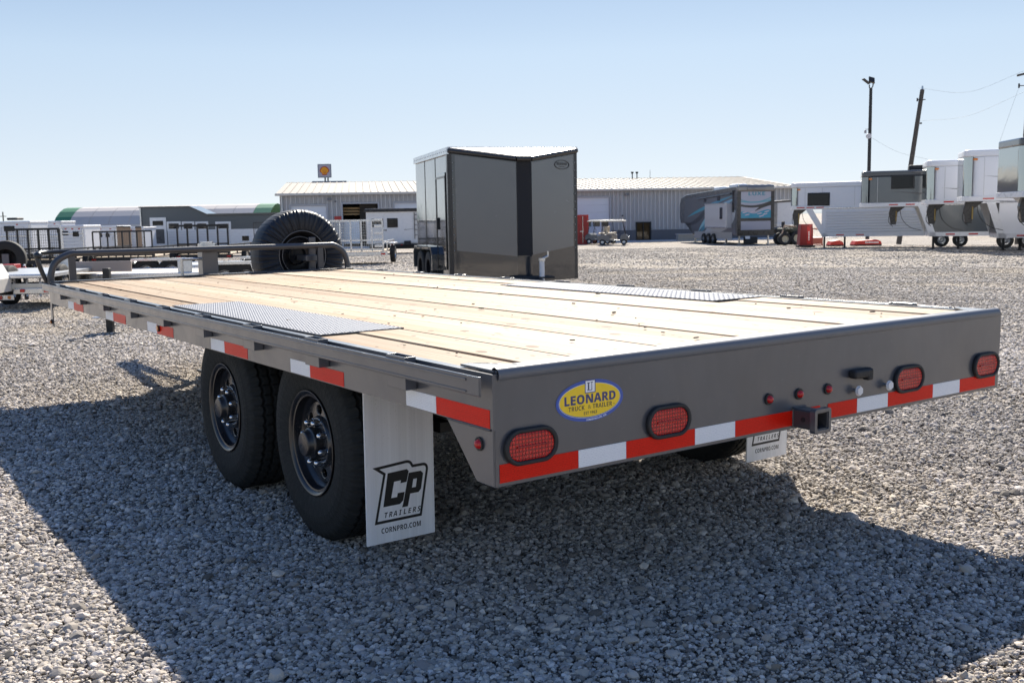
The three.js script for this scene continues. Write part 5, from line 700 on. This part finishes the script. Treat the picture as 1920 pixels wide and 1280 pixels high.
// aluminium flat trailers just beyond the headboard
function carHauler(label, u0, u1, vDeck, d, q) {
  const k = d / 1893, o = G('aluminium_trailer', label, 'trailer', u0, d, q.turn || 0, 'low aluminium trailers beyond the headboard'), w = (u1 - u0) * k, yd = rise(d, (u0 + u1) / 2, vDeck) - o.position.y, dep = 2.0;
  part('deck', [bx(w, 0.04, dep, w / 2, yd, -dep / 2)], q.deck || mat([0.62, 0.55, 0.47], 0.7), o); part('side_rail', rb(w, 0.13, 0.05, 0.012, w / 2, yd - 0.03, 0.03), M.alu, o); part('side_rail', rb(w, 0.13, 0.05, 0.012, w / 2, yd - 0.03, -dep - 0.03), M.alu, o);
  for (let x = 0.3; x < w; x += 0.6) part('cross_member', bx(0.05, 0.1, dep, x, yd - 0.09, -dep / 2), M.aluDull, o);
  for (const [a, hgt, ww] of q.fenders || []) { const x = (a - u0) * k; part('fender', [ext([[0, 0], [0.1, hgt], [ww - 0.1, hgt], [ww, 0], [ww - 0.05, 0], [ww - 0.14, hgt - 0.05], [0.14, hgt - 0.05], [0.05, 0]], 0.26).translate(x, yd - 0.1, 0.08)], M.alu, o); bgWheel(o, x + ww * 0.3, 0.33, 0.2, 0.88, M.zinc); bgWheel(o, x + ww * 0.72, 0.33, 0.2, 0.88, M.zinc); }
  for (const [a, b, v0, v1, m] of q.panels || []) { const x0 = (a - u0) * k, x1 = (b - u0) * k, ya = rise(d, a, v1) - o.position.y, yb = rise(d, a, v0) - o.position.y; part('side_panel', rb(x1 - x0, yb - ya, 0.04, 0.01, (x0 + x1) / 2, (ya + yb) / 2, -0.1), m, o); }
  for (const x of [0.2, w - 0.2]) part('stand', [rb(0.07, yd, 0.07, 0.01, x, yd / 2, -dep / 2), rb(0.2, 0.03, 0.2, 0.01, x, 0.015, -dep / 2)], M.zinc, o);
  return o;
}
const boardM = mat([0.4, 0.32, 0.27], 0.6, 0, { roughnessMap: roughB }), bluePlate = mat([0.5, 0.55, 0.62], 0.18, 0.9);
carHauler('long low aluminium trailer with a beige side board, seen under the headboard rail', 95, 500, 514, 17.5, { panels: [[132, 246, 490, 510, boardM], [112, 130, 483, 510, bluePlate], [333, 360, 487, 514, bluePlate]], fenders: [[404, 0.32, 0.86]] });
carHauler('pale aluminium trailer with fenders behind the beige side board', 230, 520, 498, 22, { fenders: [[250, 0.3, 1.3], [452, 0.3, 1.2]], deck: M.aluDull });
{
  const d = 15.5, k = d / 1893, o = G('aluminium_tilt_trailer', 'silver tilt trailer with red tail lamps at the left edge', 'trailer', -80, d, 0.1), B = o.position.y, y = (u, v) => rise(d, u, v) - B, X = (u) => (u + 80) * k;
  part('deck', [bx(X(96), 0.05, 2.6, X(96) / 2, y(20, 517), -1.3)], M.aluDull, o); part('tail_bar', rb(X(96), 0.06, 0.08, 0.015, X(96) / 2, y(20, 518), 0.02), M.alu, o);
  part('bumper', rb(X(96) - X(20), 0.09, 0.05, 0.01, (X(20) + X(96)) / 2, y(50, 536), 0), mat([0.6, 0.57, 0.5], 0.5, 0.4), o); part('lamp_bar', rb(X(90) - X(25), 0.09, 0.05, 0.01, (X(25) + X(90)) / 2, y(50, 545), 0.02), M.zinc, o);
  for (const [u, w] of [[41, 8], [84, 9]]) part('tail_lamp', rb(w * k, 0.05, 0.03, 0.008, X(u), y(u, 544), 0.06), M.redLens, o);
  part('fender', [ext([[0, 0], [0.02, 0.26], [0.22, 0.42], [0.55, 0.42], [0.66, 0.2], [0.66, 0]], 0.5, [], 0.02).translate(X(-60), y(0, 545), 0)], mat([0.66, 0.63, 0.58], 0.45, 0.2), o); part('tail_lamp', rb(12 * k, 0.06, 0.03, 0.01, X(-2), y(0, 557), 0.05), M.redLens, o); part('side_marker', rb(6 * k, 0.05, 0.02, 0.01, X(16), y(0, 557), 0.05), M.amber, o); part('lower_bar', rb(X(24), 0.09, 0.05, 0.01, X(24) / 2, y(0, 557), 0.02), M.zinc, o);
  for (const u of [25, 48, 72]) part('strut', rod([X(u - 4), y(0, 519), -0.1], [X(u), y(0, 556), 0.02], 0.016), M.alu, o); for (const u of [-40, 60]) bgWheel(o, X(u), 0.33, -1.2, 0.88, M.zinc, PI / 2); part('axle_tube', rod([X(-40), 0.33, -1.2], [X(60), 0.33, -1.2], 0.04), M.matBlack, o);
}
{ // spare wheel and red winch box on the trailer at the left edge
  const d = 20, k = d / 1893, o = G('mounted_spare_wheel', 'black spare wheel on a post at the left edge', 'spare wheel', 17, d, 0.25), y = rise(d, 17, 484) - o.position.y; part('tyre', bgTyre.clone().scale(0.97, 0.97, 1).translate(0, y, 0), M.plainRubber, o); part('rim', lathe([[0, -0.06], [0.16, -0.06], [0.19, 0.03], [0.2, 0.06], [0.21, 0.06]], 'z', 32).translate(0, y, 0), M.black, o); part('post', rb(0.13, y + 0.1, 0.05, 0.01, -0.02, y / 2 + 0.05, 0.02), mat([0.14, 0.13, 0.14], 0.5), o);
  const b = G('red_tool_box', 'small bright red tool box in front of the left-edge spare wheel', 'tool box', 8, 18.5, 0.05), kb = 18.5 / 1893, yb0 = rise(18.5, 20, 514) - b.position.y, yt0 = rise(18.5, 20, 494) - b.position.y; part('body', rb(28 * kb, yt0 - yb0, 0.3, 0.015, 14 * kb, (yt0 + yb0) / 2, 0), M.redPaint, b); part('latch', [cyl(0.02, 0.02, 0.03, 9 * kb, (yt0 + yb0) / 2 + 0.03, 0.16, 'z', 12), cyl(0.02, 0.02, 0.03, 4 * kb, (yt0 + yb0) / 2 + 0.03, 0.16, 'z', 12)], M.matBlack, b); part('stand', [rb(0.06, yb0, 0.06, 0.01, 0.06, yb0 / 2, 0), rb(0.06, yb0, 0.06, 0.01, 26 * kb, yb0 / 2, 0)], M.matBlack, b); void k;
  const c = G('red_jack', 'small red jack with a white knob beside the red tool box', 'jack', 46, 18.5, 0), yc = rise(18.5, 48, 514) - c.position.y; part('body', lathe([[0.09, 0], [0.075, 0.05], [0.03, 0.14], [0.02, 0.16], [0, 0.16]], 'y', 16).translate(0.03, yc, 0), M.redPaint, c); part('knob', new THREE.SphereGeometry(0.025, 12, 8).translate(0.03, yc + 0.17, 0), M.white, c); part('stand', rb(0.06, yc, 0.06, 0.01, 0.03, yc / 2, 0), M.matBlack, c);
}
{ // jack stand seen below the side rail
  const o = thing('jack_stand', 'black drop-leg jack on a pale foot plate, below the left rail', 'jack', [1.36, groundY(1.36, -10), -10.0], YAW); part('leg', rb(0.075, 0.75, 0.075, 0.01, 0, 0.375, 0), M.matBlack, o); part('foot_plate', rb(0.34, 0.02, 0.3, 0.008, 0.02, 0.19, 0), M.alu, o);
}
{ // far street lamp and pole specks over the left horizon
  const o = G('utility_pole', 'thin distant pole over the far-left campers', 'utility pole', 8, 160), h = rise(160, 8, 397) - o.position.y; part('pole', cyl(0.09, 0.12, h, 0, h / 2, 0, 'y', 8), poleMat, o); part('crossarm', bx(1.0, 0.1, 0.1, 0, h - 0.7, 0), poleMat, o);
}
renderer.render(scene, camera);
